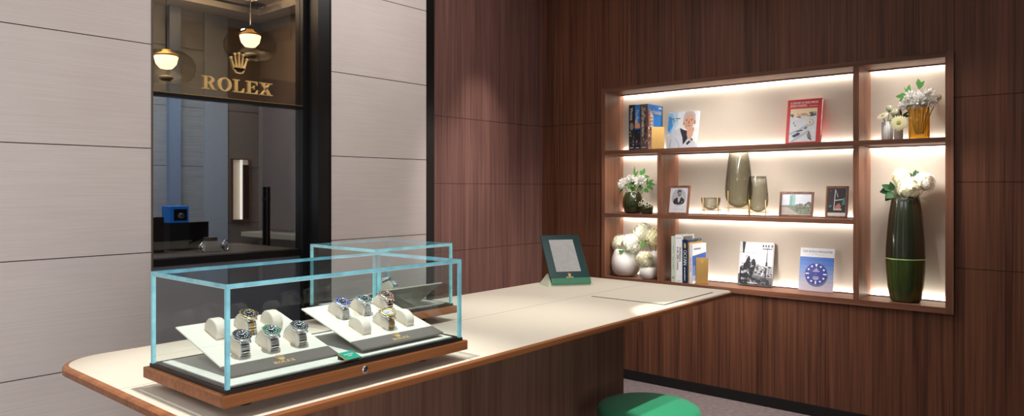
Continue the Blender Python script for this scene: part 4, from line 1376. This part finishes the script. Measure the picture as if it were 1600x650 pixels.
# magazine with the blue dial
t, T = lean_book(1.622, .216, .285, .012, FL[1], 11, 4.880, 'magazine with a round blue dial on its cover', flat(232, 234, 240), None, .0, 'magazine')
W_, H_ = .216, .285
L = [(0, rect(0, W_, 0, H_))]
ramp = [(184, 176, 190), (176, 172, 192), (160, 164, 194), (138, 152, 196), (112, 140, 200), (88, 128, 202), (66, 114, 200), (52, 104, 194)]
for i, c in enumerate(ramp):
    L.append((1 + i, rect(0, W_, H_ * .79 * i / len(ramp), H_ * .79 * (i + 1) / len(ramp))))
dc = (.50 * W_, .40 * H_)
dr_ = .071
L += [(9, ell(dc[0] + .004, dc[1] - .014, dr_, dr_, 36)), (10, ell(dc[0], dc[1], dr_, dr_, 36)), (11, ell(dc[0], dc[1], dr_ * .965, dr_ * .965, 36))]
for i in range(12):
    a = 2 * PI * i / 12
    cx, cy = dc[0] + .056 * math.sin(a), dc[1] + .056 * math.cos(a)
    if i == 0:
        L.append((12, [(cx - .009, cy + .010), (cx + .009, cy + .010), (cx, cy - .012)]))
    elif i % 3 == 0:
        q = (.004, .011) if i == 6 else (.011, .004)
        L.append((12, rect(cx - q[0], cx + q[0], cy - q[1], cy + q[1])))
    else:
        L.append((12, ell(cx, cy, .0062, .0062, 14)))
L += [(12, ('t', 'ROLEX', dc[0] - .014, dc[1] + .022, .007, .028)), (12, rect(dc[0] - .022, dc[0] + .022, dc[1] + .015, dc[1] + .018)), (13, rect(dc[0] - .018, dc[0] + .018, dc[1] - .022, dc[1] - .016)), (12, rect(dc[0] - .020, dc[0] + .020, dc[1] - .030, dc[1] - .027)), (12, rect(dc[0] - .014, dc[0] + .014, dc[1] - .037, dc[1] - .034)), (13, ell(dc[0], dc[1], .003, .003, 10)), (12, rect(dc[0] - .003, dc[0] + .003, dc[1] + .031, dc[1] + .037)),
      (14, ('t', 'THE ROLEX MAGAZINE', .07 * W_, .895 * H_, .0135, W_ * .88)), (14, rect(.30 * W_, .70 * W_, .845 * H_, .849 * H_))]
art(t, L, [flat(234, 236, 242)] + [flat(*c) for c in ramp] + [flat(90, 96, 130), flat(40, 36, 60), flat(28, 50, 150), WHITE, flat(190, 160, 120), flat(130, 140, 170)], T)


# ---------------------------------------------------------------- framed photographs
def photo_frame(y_left, wid, h, z, x, lean, label, layers, mats, border=.014):
    t = thing('photo_frame', label, 'picture frame', (x, y_left, z), (-math.radians(lean), 0, SHR))
    g = G()
    th = .014
    b = border
    g.bbox(0, b, -th, 0, 0, h, .001, None, 1); g.bbox(wid - b, wid, -th, 0, 0, h, .001, None, 1)
    g.box(b, wid - b, -th, 0, 0, b); g.box(b, wid - b, -th, 0, h - b, h)
    g.build('frame', M_SHELF, t)
    g = G(); g.box(b, wid - b, -.008, -.002, b, h - b); g.build('backing', M_PAPER, t)
    art(t, layers, mats, Matrix.Translation((0, -.008, 0)), 'photo_print')
    g = G(); g.box(wid * .42, wid * .58, 0, .003, h * .1, h * .75, Matrix.Rotation(.0, 4, 'X')); 
    a = math.radians(lean + 12)
    g = G(); g.box(wid * .42, wid * .58, 0, .003, -h * .56, 0, Matrix.Translation((0, 0, h * .62 / math.cos(a) * .985)) @ Matrix.Rotation(a, 4, 'X'))
    g.build('easel_back', M_WALL, t)
    return t


W_, H_ = .168, .214
sil = [(0, rect(0, W_, 0, H_)), (1, S_(ell(.5, .60, .34, .30, 24))), (2, S_([(.24, .42), (.27, .52), (.42, .60), (.5, .55), (.62, .60), (.74, .54), (.78, .46), (.74, .38), (.5, .34), (.30, .36)])),
       (0, S_([(.45, .60), (.60, .60), (.54, .46), (.50, .40), (.47, .48)])), (2, S_([(.47, .57), (.53, .555), (.59, .57), (.59, .545), (.53, .55), (.47, .545)])),
       (3, S_(ell(.52, .72, .085, .105, 20))), (3, S_(rect(.47, .58, .60, .66))), (2, S_([(.42, .72), (.42, .80), (.47, .85), (.57, .85), (.62, .80), (.62, .74), (.59, .79), (.49, .79), (.46, .76), (.44, .70)])),
       (2, S_([(.46, .68), (.56, .69), (.60, .67), (.54, .66), (.48, .66)])), (2, S_(rect(.47, .50, .735, .745))), (2, S_(rect(.55, .58, .735, .745))), (0, S_(ell(.66, .44, .02, .02, 10)))]
for v in (.27, .22, .175, .16):
    sil.append((1, S_(rect(.26, .78, v, v + .008))))
photo_frame(2.531, W_, H_, S2[1], 4.760, 10, 'framed portrait of a man in a dark suit on the middle shelf', sil, [flat(206, 206, 214), flat(168, 168, 176), flat(46, 44, 48), flat(140, 136, 136)])
W_, H_ = .222, .170
ld = [(0, rect(0, W_, 0, H_)), (1, S_([(0, .46), (.3, .48), (.3, .88), (.47, .90), (.47, .5), (1, .5), (1, .2), (0, .3)])), (0, S_([(0, .46), (0, 1), (.3, 1), (.3, .48)])), (2, S_([(.30, .42), (.30, .84), (.38, .88), (.38, .42)])), (3, S_([(.38, .42), (.38, .88), (.46, .85), (.46, .42)])), (4, S_([(.0, .44), (.30, .46), (1, .44), (1, .06), (0, .06)])),
      (5, S_([(0, .40), (.26, .38), (.60, .10), (.64, .06), (.0, .06)])), (6, S_([(.46, .40), (.60, .54), (.74, .50), (.86, .62), (.95, .56), (.95, .34), (.5, .30)]))] + speck(rng, 30, W_ * .45, W_ * .93, H_ * .14, H_ * .5, .006, .02, [4, 6, 7]) + [(0, S_(rect(.06, .94, .08, .10)))]
photo_frame(1.748, W_, H_, S2[1], 4.868, 10, 'framed landscape photograph of a glass tower on the middle shelf', ld, [flat(200, 206, 216), flat(170, 176, 184), flat(98, 150, 150), flat(124, 176, 172), flat(112, 122, 98), flat(168, 162, 156), flat(84, 90, 88), flat(150, 156, 120)])
W_, H_ = .137, .208
dk = [(0, rect(0, W_, 0, H_)), (1, rect(.014, W_ - .014, .034, H_ - .014)), (2, S_([(.36, .28), (.40, .28), (.44, .90), (.40, .90)])), (2, S_([(.42, .88), (.44, .88), (.56, .66), (.53, .66)])), (2, S_([(.38, .56), (.78, .60), (.78, .57), (.38, .53)])), (3, S_([(.42, .34), (.50, .42), (.62, .46), (.70, .36), (.64, .28), (.46, .28)])), (4, S_([(.14, .32), (.26, .34), (.28, .40), (.16, .40)])), (5, S_(rect(.36, .72, .24, .29))), (4, S_([(.72, .4), (.86, .42), (.86, .64), (.78, .62)])), (6, S_([(.18, .84), (.26, .85), (.26, .86), (.18, .86)]))]
photo_frame(1.450, W_, H_, S2[1], 4.872, 10, 'framed dark photograph at the right end of the middle shelf', dk, [flat(216, 212, 210), flat(34, 28, 30), flat(196, 198, 202), flat(176, 120, 104), flat(60, 130, 130), flat(206, 190, 180), flat(200, 110, 50)], .012)


# ---------------------------------------------------------------- smoked glass vessels on brass stands
def vessel(x, y, z, prof, ring_z, ring_r, top_z, label, cat='vase', name='glass_vase'):
    t = thing(name, label, cat, (x, y, z), (0, 0, .35))
    g = G(); g.lathe(prof + [(max(0, r - .003), zz + (.003 if i < 3 else 0)) for i, (r, zz) in reversed(list(enumerate(prof)))], 48, None, True, None, False, False)
    g.build('glass_body', M_SMOKE, t)
    g = G(); g.lathe([(prof[0][0], prof[0][1] - .0005), (prof[1][0] * .9, prof[1][1]), (prof[1][0] * .6, prof[1][1] + .004), (0, prof[1][1] + .005)], 32); g.build('glass_bottom', thin_glass('thick_glass_bottom', (.62, .62, .5), 1, 1.5, .25, srgb(120, 120, 90)) if 'thick_glass_bottom' not in MATS else MATS['thick_glass_bottom'], t)
    s = thing_part = G()
    s.tube([(ring_r * math.cos(2 * PI * i / 32), ring_r * math.sin(2 * PI * i / 32), ring_z) for i in range(32)], .0022, 6, None, None, True)
    for i in range(2):
        a = i * PI / 2
        s.tube([(-ring_r * math.cos(a), -ring_r * math.sin(a), ring_z), (ring_r * math.cos(a), ring_r * math.sin(a), ring_z)], .0018, 6)
    so = s.build('stand', M_BRASS, t)
    for i in range(4):
        a = i * PI / 2 + PI / 4
        q = G(); q.tube([(ring_r * math.cos(a), ring_r * math.sin(a), 0), (ring_r * math.cos(a), ring_r * math.sin(a), top_z)], .0024, 6); q.build('leg', M_BRASS, so)


vessel(4.80, 2.210, S2[1], [(0, .039), (.022, .041), (.044, .052), (.060, .075), (.067, .10), (.068, .126)], .037, .070, .126, 'shallow smoked glass bowl on a brass stand', 'bowl', 'glass_bowl')
vessel(4.828, 2.016, S2[1], [(0, .058), (.03, .061), (.062, .078), (.083, .108), (.092, .145), (.0935, .19), (.088, .26), (.079, .34), (.069, .42), (.066, .444)], .056, .096, .175, 'tall smoked glass vase on a brass stand')
vessel(4.752, 1.852, S2[1], [(0, .033), (.025, .036), (.050, .050), (.066, .078), (.0705, .115), (.069, .15), (.063, .21), (.056, .275)], .031, .0725, .115, 'medium smoked glass vase on a brass stand')


# ---------------------------------------------------------------- flowers
def floret_ball(g, c, r, n, rg, size=.013, squash=1.0):
    """hydrangea head: four-petalled florets all over a ball"""
    c = Vector(c)
    for i in range(n):
        z = 1 - 2 * (i + .5) / n
        if z < -.75:
            continue
        a = i * 2.399963
        d = Vector((math.sqrt(1 - z * z) * math.cos(a), math.sqrt(1 - z * z) * math.sin(a), z * squash))
        p = c + d * r * rg.uniform(.90, 1.06)
        q = d.to_track_quat('Z', 'Y') @ Euler((rg.uniform(-.35, .35), rg.uniform(-.35, .35), rg.uniform(0, 6.28))).to_quaternion()
        for k in range(4):
            b = k * PI / 2
            ca, sa = math.cos(b), math.sin(b)
            pts = [(0, 0, 0), (.45, -.42, .10), (.95, -.28, .02), (1.05, .0, -.06), (.95, .28, .02), (.45, .42, .10)]
            g.add([p + q @ Vector(((x * ca - y * sa) * size, (x * sa + y * ca) * size, zz * size)) for x, y, zz in pts], [(0, 1, 2, 3, 4, 5)], True)
    mi = g.mi; g.use(1); g.ball(c, r * .84, r * .84, r * .84 * squash, 14); g.use(mi)


def mum(g, c, r, rg, n=90, up=(0, 0, 1)):
    """chrysanthemum: many narrow curved petals"""
    c = Vector(c)
    Q = Vector(up).to_track_quat('Z', 'Y')
    for i in range(n):
        z = 1 - 1.35 * (i + .5) / n
        a = i * 2.399963
        s_ = math.sqrt(max(0, 1 - z * z))
        d = Q @ Vector((s_ * math.cos(a), s_ * math.sin(a), z))
        q = d.to_track_quat('Z', 'Y') @ Euler((0, 0, rg.uniform(0, 6.28))).to_quaternion()
        L_ = r * rg.uniform(.85, 1.1)
        wd = r * .13
        pts = [(-wd * .5, 0, L_ * .2), (wd * .5, 0, L_ * .2), (wd, .1 * L_, L_ * .7), (wd * .5, .22 * L_, L_), (-wd * .5, .22 * L_, L_), (-wd, .1 * L_, L_ * .7)]
        g.add([c + q @ Vector(p) for p in pts], [(0, 1, 2, 5), (5, 2, 3, 4)], True)
    g.ball(c, r * .55, n=10)


def daisy(g, c, r, up, rg, n=22, rings=2):
    c = Vector(c)
    Q = Vector(up).normalized().to_track_quat('Z', 'Y')
    for k in range(rings):
        for i in range(n):
            a = 2 * PI * (i + .5 * k) / n
            rr = r * (1 - .22 * k) * rg.uniform(.93, 1.04)
            wd = r * .15
            pts = [(.15 * r, -wd * .4, 0), (.15 * r, wd * .4, 0), (rr * .65, wd, .06 * r + .06 * r * k), (rr, wd * .35, -.02 * r + .07 * r * k), (rr, -wd * .35, -.02 * r + .07 * r * k), (rr * .65, -wd, .06 * r + .06 * r * k)]
            ca, sa = math.cos(a), math.sin(a)
            g.add([c + Q @ Vector((x * ca - y * sa, x * sa + y * ca, z)) for x, y, z in pts], [(0, 1, 2, 5), (5, 2, 3, 4)], True)


def leaf(g, p, d, L_, wd, up=(0, 0, 1), droop=.15):
    p = Vector(p); d = Vector(d).normalized()
    s_ = d.cross(Vector(up))
    if s_.length < 1e-3:
        s_ = Vector((0, 1, 0))
    s_.normalize()
    nrm = s_.cross(d)
    rows = [(0, .05), (.2, .62), (.45, 1), (.7, .72), (.9, .28), (1, 0)]
    vs = []
    for f, w_ in rows:
        b = p + d * (L_ * f) - nrm * (L_ * droop * f * f)
        vs += [b - s_ * wd * w_ + nrm * wd * .25 * w_, b, b + s_ * wd * w_ + nrm * wd * .25 * w_]
    fs = []
    for i in range(len(rows) - 1):
        fs += [(3 * i, 3 * i + 1, 3 * i + 4, 3 * i + 3), (3 * i + 1, 3 * i + 2, 3 * i + 5, 3 * i + 4)]
    g.add(vs, fs, True)


def flower(kind, loc, base, r, label, petal, name, leaves=(), up=(-1, 0, .35), group=None, leafm=None, n=None, size=None):
    """one bloom on its stem; loc = bloom centre, base = foot of the stem inside the vessel"""
    rg = random.Random(int(loc[1] * 1000) + int(loc[2] * 777))
    t = thing(name, label, 'flower', base, (0, 0, 0), group)
    c = Vector(loc) - Vector(base)
    g = G()
    if kind == 'hydrangea':
        floret_ball(g, c, r, n or 130, rg, size or r * .20)
        g.build('bloom', [petal, M_HEART], t)
    elif kind == 'mum':
        mum(g, c, r, rg, n or 110, up); g.build('bloom', petal, t)
    elif kind == 'gerbera':
        daisy(g, c, r, up, rg); b = g.build('bloom', petal, t)
        u = Vector(up).normalized()
        q = G(); q.lathe([(r * .26, 0), (r * .24, r * .08), (r * .12, r * .12), (0, r * .12)], 18, Matrix.Translation(c) @ u.to_track_quat('Z', 'Y').to_matrix().to_4x4()); q.build('centre', M_CENTRE, b)
    elif kind == 'bud':
        g.ball(c, r, r, r * .95, 12)
        for i in range(10):
            a = i * 2.4
            leaf(g, c + Vector((0, 0, -r * .8)), (math.cos(a) * .5, math.sin(a) * .5, 1), r * 1.9, r * .5, (math.cos(a), math.sin(a), 0), -.1)
        g.build('bloom', petal, t)
        q = G(); q.lathe([(0, -r * 1.1), (r * .5, -r * .8), (r * .85, -r * .1)], 12, Matrix.Translation(c), True, None, False, False); q.build('calyx', M_LEAF, t)
    q = G(); q.tube([(0, 0, 0), tuple(c * .5 + Vector((0, 0, r * .2))), tuple(c - Vector((0, 0, r * .2)))], .003, 6); q.build('stem', M_STEM, t)
    for (lp, ld, ll, lw) in leaves:
        q = G(); leaf(q, Vector(lp) - Vector(base), ld, ll, lw); q.build('leaf', leafm or M_LEAF, t)
    return t


def sprig(base, top, label, lv, m=M_LEAF):
    """leafy twig standing in a vase"""
    t = thing('leaf_sprig', label, 'foliage', base)
    c = Vector(top) - Vector(base)
    q = G(); q.tube([(0, 0, 0), tuple(c * .6), tuple(c)], .0025, 6, None, .0012); q.build('stem', M_STEM, t)
    for f, d, ll, lw in lv:
        q = G(); leaf(q, c * f, d, ll, lw, (-1, 0, .3)); q.build('leaf', m, t)
    return t


# faceted green vase with white mums (small left niche, middle row)
def facet(n8):
    def f(i, n):
        a = (2 * PI * i / n) % (2 * PI / n8) - PI / n8
        return math.cos(PI / n8) / math.cos(a) * .5 + .5 * (1 - .0)
    return f


vz = S2[1]
t = thing('flower_vase', 'squat faceted green glass vase in the left middle niche', 'vase', (4.80, 2.850, vz))
g = G(); g.lathe([(.050, 0), (.062, .012), (.073, .05), (.0755, .085), (.070, .125), (.056, .155), (.050, .165), (.046, .165), (.050, .15), (.03, .10), (0, .09)], 80, None, True, lambda i, n: 1 + .035 * abs(math.sin(PI * i / n * 10)))
g.build('body', M_GREENV, t)
for (y, z, r, lb) in ((2.925, 1.488, .046, 'white chrysanthemum drooping left over the squat green vase'), (2.775, 1.507, .050, 'white chrysanthemum at the right of the squat green vase'), (2.862, 1.528, .034, 'small white chrysanthemum at the back of the squat green vase')):
    flower('mum', (4.79, y, z), (4.80, 2.850 + (y - 2.85) * .2, vz + .10), r, lb, M_PETAL, 'chrysanthemum', [((4.79, y, z - .03), (-.4, (y - 2.85) * 3, -.5), .06, .017), ((4.79, y + .02, z - .035), (-.6, .4, -.3), .05, .016)], (-.7, (y - 2.85) * 4, .6))
sprig((4.81, 2.835, vz + .10), (4.81, 2.838, 1.56), 'upright green sprig in the squat green vase', [(.95, (0, .1, 1), .075, .010), (.9, (0, -.5, 1), .06, .010), (.6, (-.5, .5, .6), .06, .014), (.5, (-.5, -.3, .5), .06, .016), (.4, (-.6, .1, .2), .06, .018)])
sprig((4.81, 2.825, vz + .10), (4.81, 2.765, 1.56), 'green sprig leaning right over the squat green vase', [(1, (0, -.2, 1), .05, .017), (.95, (0, .5, .8), .05, .014), (.9, (0, -1, .1), .06, .012)])
sprig((4.81, 2.82, vz + .10), (4.80, 2.715, 1.49), 'low green sprig spreading right from the squat green vase', [(1, (0, -.8, .6), .05, .014), (.95, (0, -1, .0), .065, .013), (.85, (0, -1, -.4), .06, .015), (.9, (-.3, -.2, 1), .055, .012), (.7, (-.5, -.6, -.3), .07, .018)])
t = thing('votive_glass', 'small dark green glass cup beside the squat green vase', 'glass', (4.76, 2.705, vz))
g = G(); g.lathe([(.036, 0), (.042, .006), (.047, .04), (.044, .066), (.041, .066), (.03, .04), (0, .03)], 60, None, True, lambda i, n: 1 + .03 * abs(math.sin(PI * i / n * 8))); g.build('body', M_GREENV, t)
for i, (dy, dz, lb) in enumerate(((.042, .075, 'pale small flower at the left of the green cup'), (.012, .066, 'pale small flower at the front of the green cup'), (-.020, .078, 'pale small flower at the top right of the green cup'), (-.042, .068, 'pale small flower at the right edge of the green cup'), (.016, .098, 'pale small flower topmost in the green cup'))):
    t = thing('wax_flower', lb, 'flower', (4.755, 2.705 + dy * .4, vz + .035), (0, 0, 0), 'small flowers in the green cup')
    g = G(); daisy(g, (-.022, dy * .6, dz - .035), .022, (-1, dy * 6, .3), rng, 6, 1); b = g.build('bloom', M_PETALC, t)
    g = G(); g.ball((-.025, dy * .6, dz - .035), .0075, n=10); part_label(g.build('centre', M_DOT, b), 'dark round centre')
    g = G(); g.tube([(0, 0, 0), (-.012, dy * .5, dz - .045), (-.021, dy * .6, dz - .036)], .002, 5); g.build('stem', M_STEM, t)

# white vases with hydrangeas (small left niche, bottom row)
fz = FL[1]
t = thing('flower_vase', 'large white egg shaped vase in the bottom left niche', 'vase', (4.806, 2.914, fz))
g = G(); g.lathe([(.060, 0), (.085, .012), (.108, .05), (.115, .095), (.108, .145), (.094, .185), (.086, .212), (.080, .212), (.086, .18), (.06, .14), (0, .13)], 48); g.build('body', M_WHITEC, t)
flower('hydrangea', (4.79, 2.950, fz + .250), (4.80, 2.930, fz + .14), .070, 'white hydrangea at the left of the large white vase', M_PETALC, 'hydrangea')
flower('hydrangea', (4.775, 2.852, fz + .250), (4.80, 2.90, fz + .14), .078, 'white hydrangea at the right of the large white vase', M_PETAL, 'hydrangea', [((4.73, 2.90, fz + .215), (-.6, .0, -.6), .05, .022), ((4.73, 2.86, fz + .215), (-.4, -.6, -.3), .045, .02)])
t = thing('flower_vase', 'slim white vase behind the small pot in the bottom left niche', 'vase', (4.868, 2.70, fz))
g = G(); g.lathe([(.040, 0), (.048, .01), (.052, .08), (.048, .16), (.044, .20), (.040, .20), (.04, .16), (0, .14)], 40); g.build('body', M_WHITEC, t)
flower('hydrangea', (4.84, 2.775, fz + .335), (4.868, 2.71, fz + .15), .078, 'cream hydrangea high at the left of the slim white vase', M_PETALC, 'hydrangea')
flower('hydrangea', (4.835, 2.665, fz + .310), (4.868, 2.69, fz + .15), .078, 'cream hydrangea at the right of the slim white vase, cut by the upright', M_PETALY, 'hydrangea', [((4.80, 2.74, fz + .27), (-.5, .2, -.4), .06, .026), ((4.80, 2.73, fz + .27), (-.3, -.3, .2), .06, .024)], leafm=M_LEAF)
t = thing('flower_vase', 'small round white pot at the front of the bottom left niche', 'vase', (4.755, 2.690, fz))
g = G(); g.lathe([(.040, 0), (.055, .008), (.068, .04), (.066, .07), (.056, .09), (.051, .09), (.05, .07), (0, .06)], 40); g.build('body', M_WHITEC, t)
flower('hydrangea', (4.745, 2.712, fz + .140), (4.755, 2.695, fz + .065), .068, 'pale hydrangea low over the small round white pot', M_PETALC, 'hydrangea', [((4.73, 2.66, fz + .16), (-.6, -.5, .2), .045, .02)])

# amber and white ribbed vases (right top niche)
tz = S1[1]
t = thing('flower_vase', 'amber ribbed glass cylinder vase in the top right niche', 'vase', (4.80, .895, tz))
rib = lambda i, n: 1 + .05 * math.cos(2 * PI * i / n * 24)
g = G(); g.lathe([(.046, 0), (.052, .004), (.053, .012), (.053, .183), (.051, .190), (.047, .190), (.047, .01), (0, .01)], 144, None, True, rib); g.build('body', M_AMBER, t)
for y, z, r, x, lb in ((.925, 1.988, .050, 4.78, 'white chrysanthemum at the upper left of the amber vase'), (.858, 1.990, .056, 4.79, 'white chrysanthemum at the upper right of the amber vase'), (.958, 1.952, .040, 4.77, 'white chrysanthemum hanging left of the amber vase rim'), (.888, 1.960, .046, 4.75, 'white chrysanthemum at the front of the amber vase'), (.832, 1.962, .040, 4.77, 'white chrysanthemum hanging right of the amber vase rim')):
    flower('mum', (x, y, z), (4.80, .895 + (y - .895) * .25, tz + .03), r, lb, M_PETAL, 'chrysanthemum', [((4.76, .895 + (y - .895) * .5, tz + .192), (-.5, (y - .895) * 8, .1), .04, .008)], (-.8, (y - .895) * 6, .5))
flower('bud', (4.80, .802, 1.985), (4.80, .875, tz + .03), .024, 'white rosebud at the far right of the amber vase', M_PETALC, 'rosebud', [((4.80, .815, 1.965), (0, -.2, -1), .04, .01)])
sprig((4.81, .90, tz + .03), (4.81, .897, 2.055), 'upright leaf sprig at the top of the amber vase', [(1, (0, .1, 1), .055, .014), (.97, (0, -.55, 1), .055, .012), (.96, (0, -.2, .8), .045, .016)])
sprig((4.81, .91, tz + .03), (4.80, .955, 2.01), 'leaf sprig leaning left from the amber vase', [(1, (0, -.1, 1), .07, .014), (.98, (0, 1, .12), .07, .017), (.95, (0, .9, -.4), .06, .017), (.97, (0, .9, .7), .05, .005), (1, (0, .35, 1), .06, .004)])
for x, y, r, h, lb in ((4.79, 1.064, .031, .112, 'ribbed white cylinder vase, left one in the top right niche'), (4.785, 1.002, .024, .088, 'small ribbed white cylinder vase behind the big daisy')):
    t = thing('flower_vase', lb, 'vase', (x, y, tz))
    g = G(); g.lathe([(r * .95, 0), (r, .003), (r, h), (r * .86, h), (r * .86, h * .5), (0, h * .5)], 120, None, True, lambda i, n: 1 + .03 * math.cos(2 * PI * i / n * 22)); g.build('body', M_RIBW, t)
flower('gerbera', (4.755, 1.082, tz + .148), (4.79, 1.066, tz + .06), .037, 'cream daisy facing up in the left ribbed white vase', M_PETALC, 'gerbera', (), (-.6, .3, .8))
flower('bud', (4.80, 1.056, tz + .195), (4.79, 1.064, tz + .06), .020, 'cream bud highest over the left ribbed white vase', M_PETALC, 'ranunculus', [((4.80, 1.056, tz + .17), (-.3, -.4, .1), .03, .009)])
flower('bud', (4.79, 1.022, tz + .165), (4.79, 1.06, tz + .06), .026, 'cream bud at the right of the left ribbed white vase', M_PETALC, 'ranunculus', [((4.78, 1.03, tz + .13), (-.3, .2, -.2), .035, .011), ((4.78, 1.03, tz + .13), (-.3, -.3, .3), .03, .011)])
flower('gerbera', (4.745, .992, tz + .098), (4.785, 1.000, tz + .045), .050, 'big cream daisy facing the room between ribbed vases', M_PETALY, 'gerbera', (), (-1, -.1, .25))
sprig((4.79, 1.0, tz + .045), (4.80, .988, tz + .15), 'dark leaf sprig behind the big cream daisy', [(.9, (0, .15, 1), .06, .007), (.9, (0, -.8, .6), .06, .007), (.9, (0, -1, .1), .06, .008), (.8, (-.4, .3, .3), .04, .012)], M_LEAFD)

# tall faceted green floor vase in the tall niche
t = thing('flower_vase', 'tall faceted dark green glass vase in the tall niche', 'vase', (4.81, .968, fz))
fc = lambda i, n: 1 + .05 * (abs(math.cos(PI * i / n * 7)) - .6)
g = G(); g.lathe([(.074, 0), (.082, .008), (.097, .09), (.104, .18), (.107, .255)], 112, None, True, fc, True, False); part_label(g.build('lower_body', M_GREENVL, t), 'green lower glass')
g = G(); g.lathe([(.107, .255), (.108, .2575), (.107, .260)], 112, None, True, fc, False, False); part_label(g.build('lit_seam_ring', M_GREENL, t), 'seam line painted bright as if lit')  # glass seam with its band of light painted in pale green
g = G(); g.lathe([(.107, .260), (.105, .33), (.099, .42), (.090, .52), (.078, .60), (.070, .645), (.063, .645), (.066, .60), (.06, .5), (0, .48)], 112, None, True, fc, False, False); part_label(g.build('upper_body', M_GREENVD, t), 'darker green upper glass')
vt = fz + .50
flower('hydrangea', (4.775, .940, 1.452), (4.81, .965, vt), .068, 'large white hydrangea at the front of the tall green vase', M_PETALC, 'hydrangea', [((4.78, .90, 1.40), (-.1, -1, -.25), .09, .010)])
flower('hydrangea', (4.83, .995, 1.520), (4.81, .975, vt), .052, 'yellowish hydrangea at the upper left of the tall green vase', M_PETALY, 'hydrangea')
flower('hydrangea', (4.82, .875, 1.487), (4.81, .955, vt), .060, 'white hydrangea at the right of the tall green vase', M_PETAL, 'hydrangea')
sprig((4.80, .985, vt), (4.77, 1.03, 1.445), 'dark leaf sprig at the left of the tall green vase', [(1, (-.1, .9, -.15), .075, .026), (.97, (-.2, .8, .5), .07, .022), (.9, (-.4, .5, -.6), .07, .026), (.95, (-.3, .2, .9), .06, .018), (.85, (-.4, .3, -.2), .06, .024)], M_LEAFD)
sprig((4.82, .95, vt), (4.82, .925, 1.53), 'thin green sprig on top of the tall green vase', [(.9, (0, .5, 1), .06, .008), (1, (0, -.4, .4), .035, .014), (.95, (0, -.2, 1), .05, .012)], M_LEAFD)
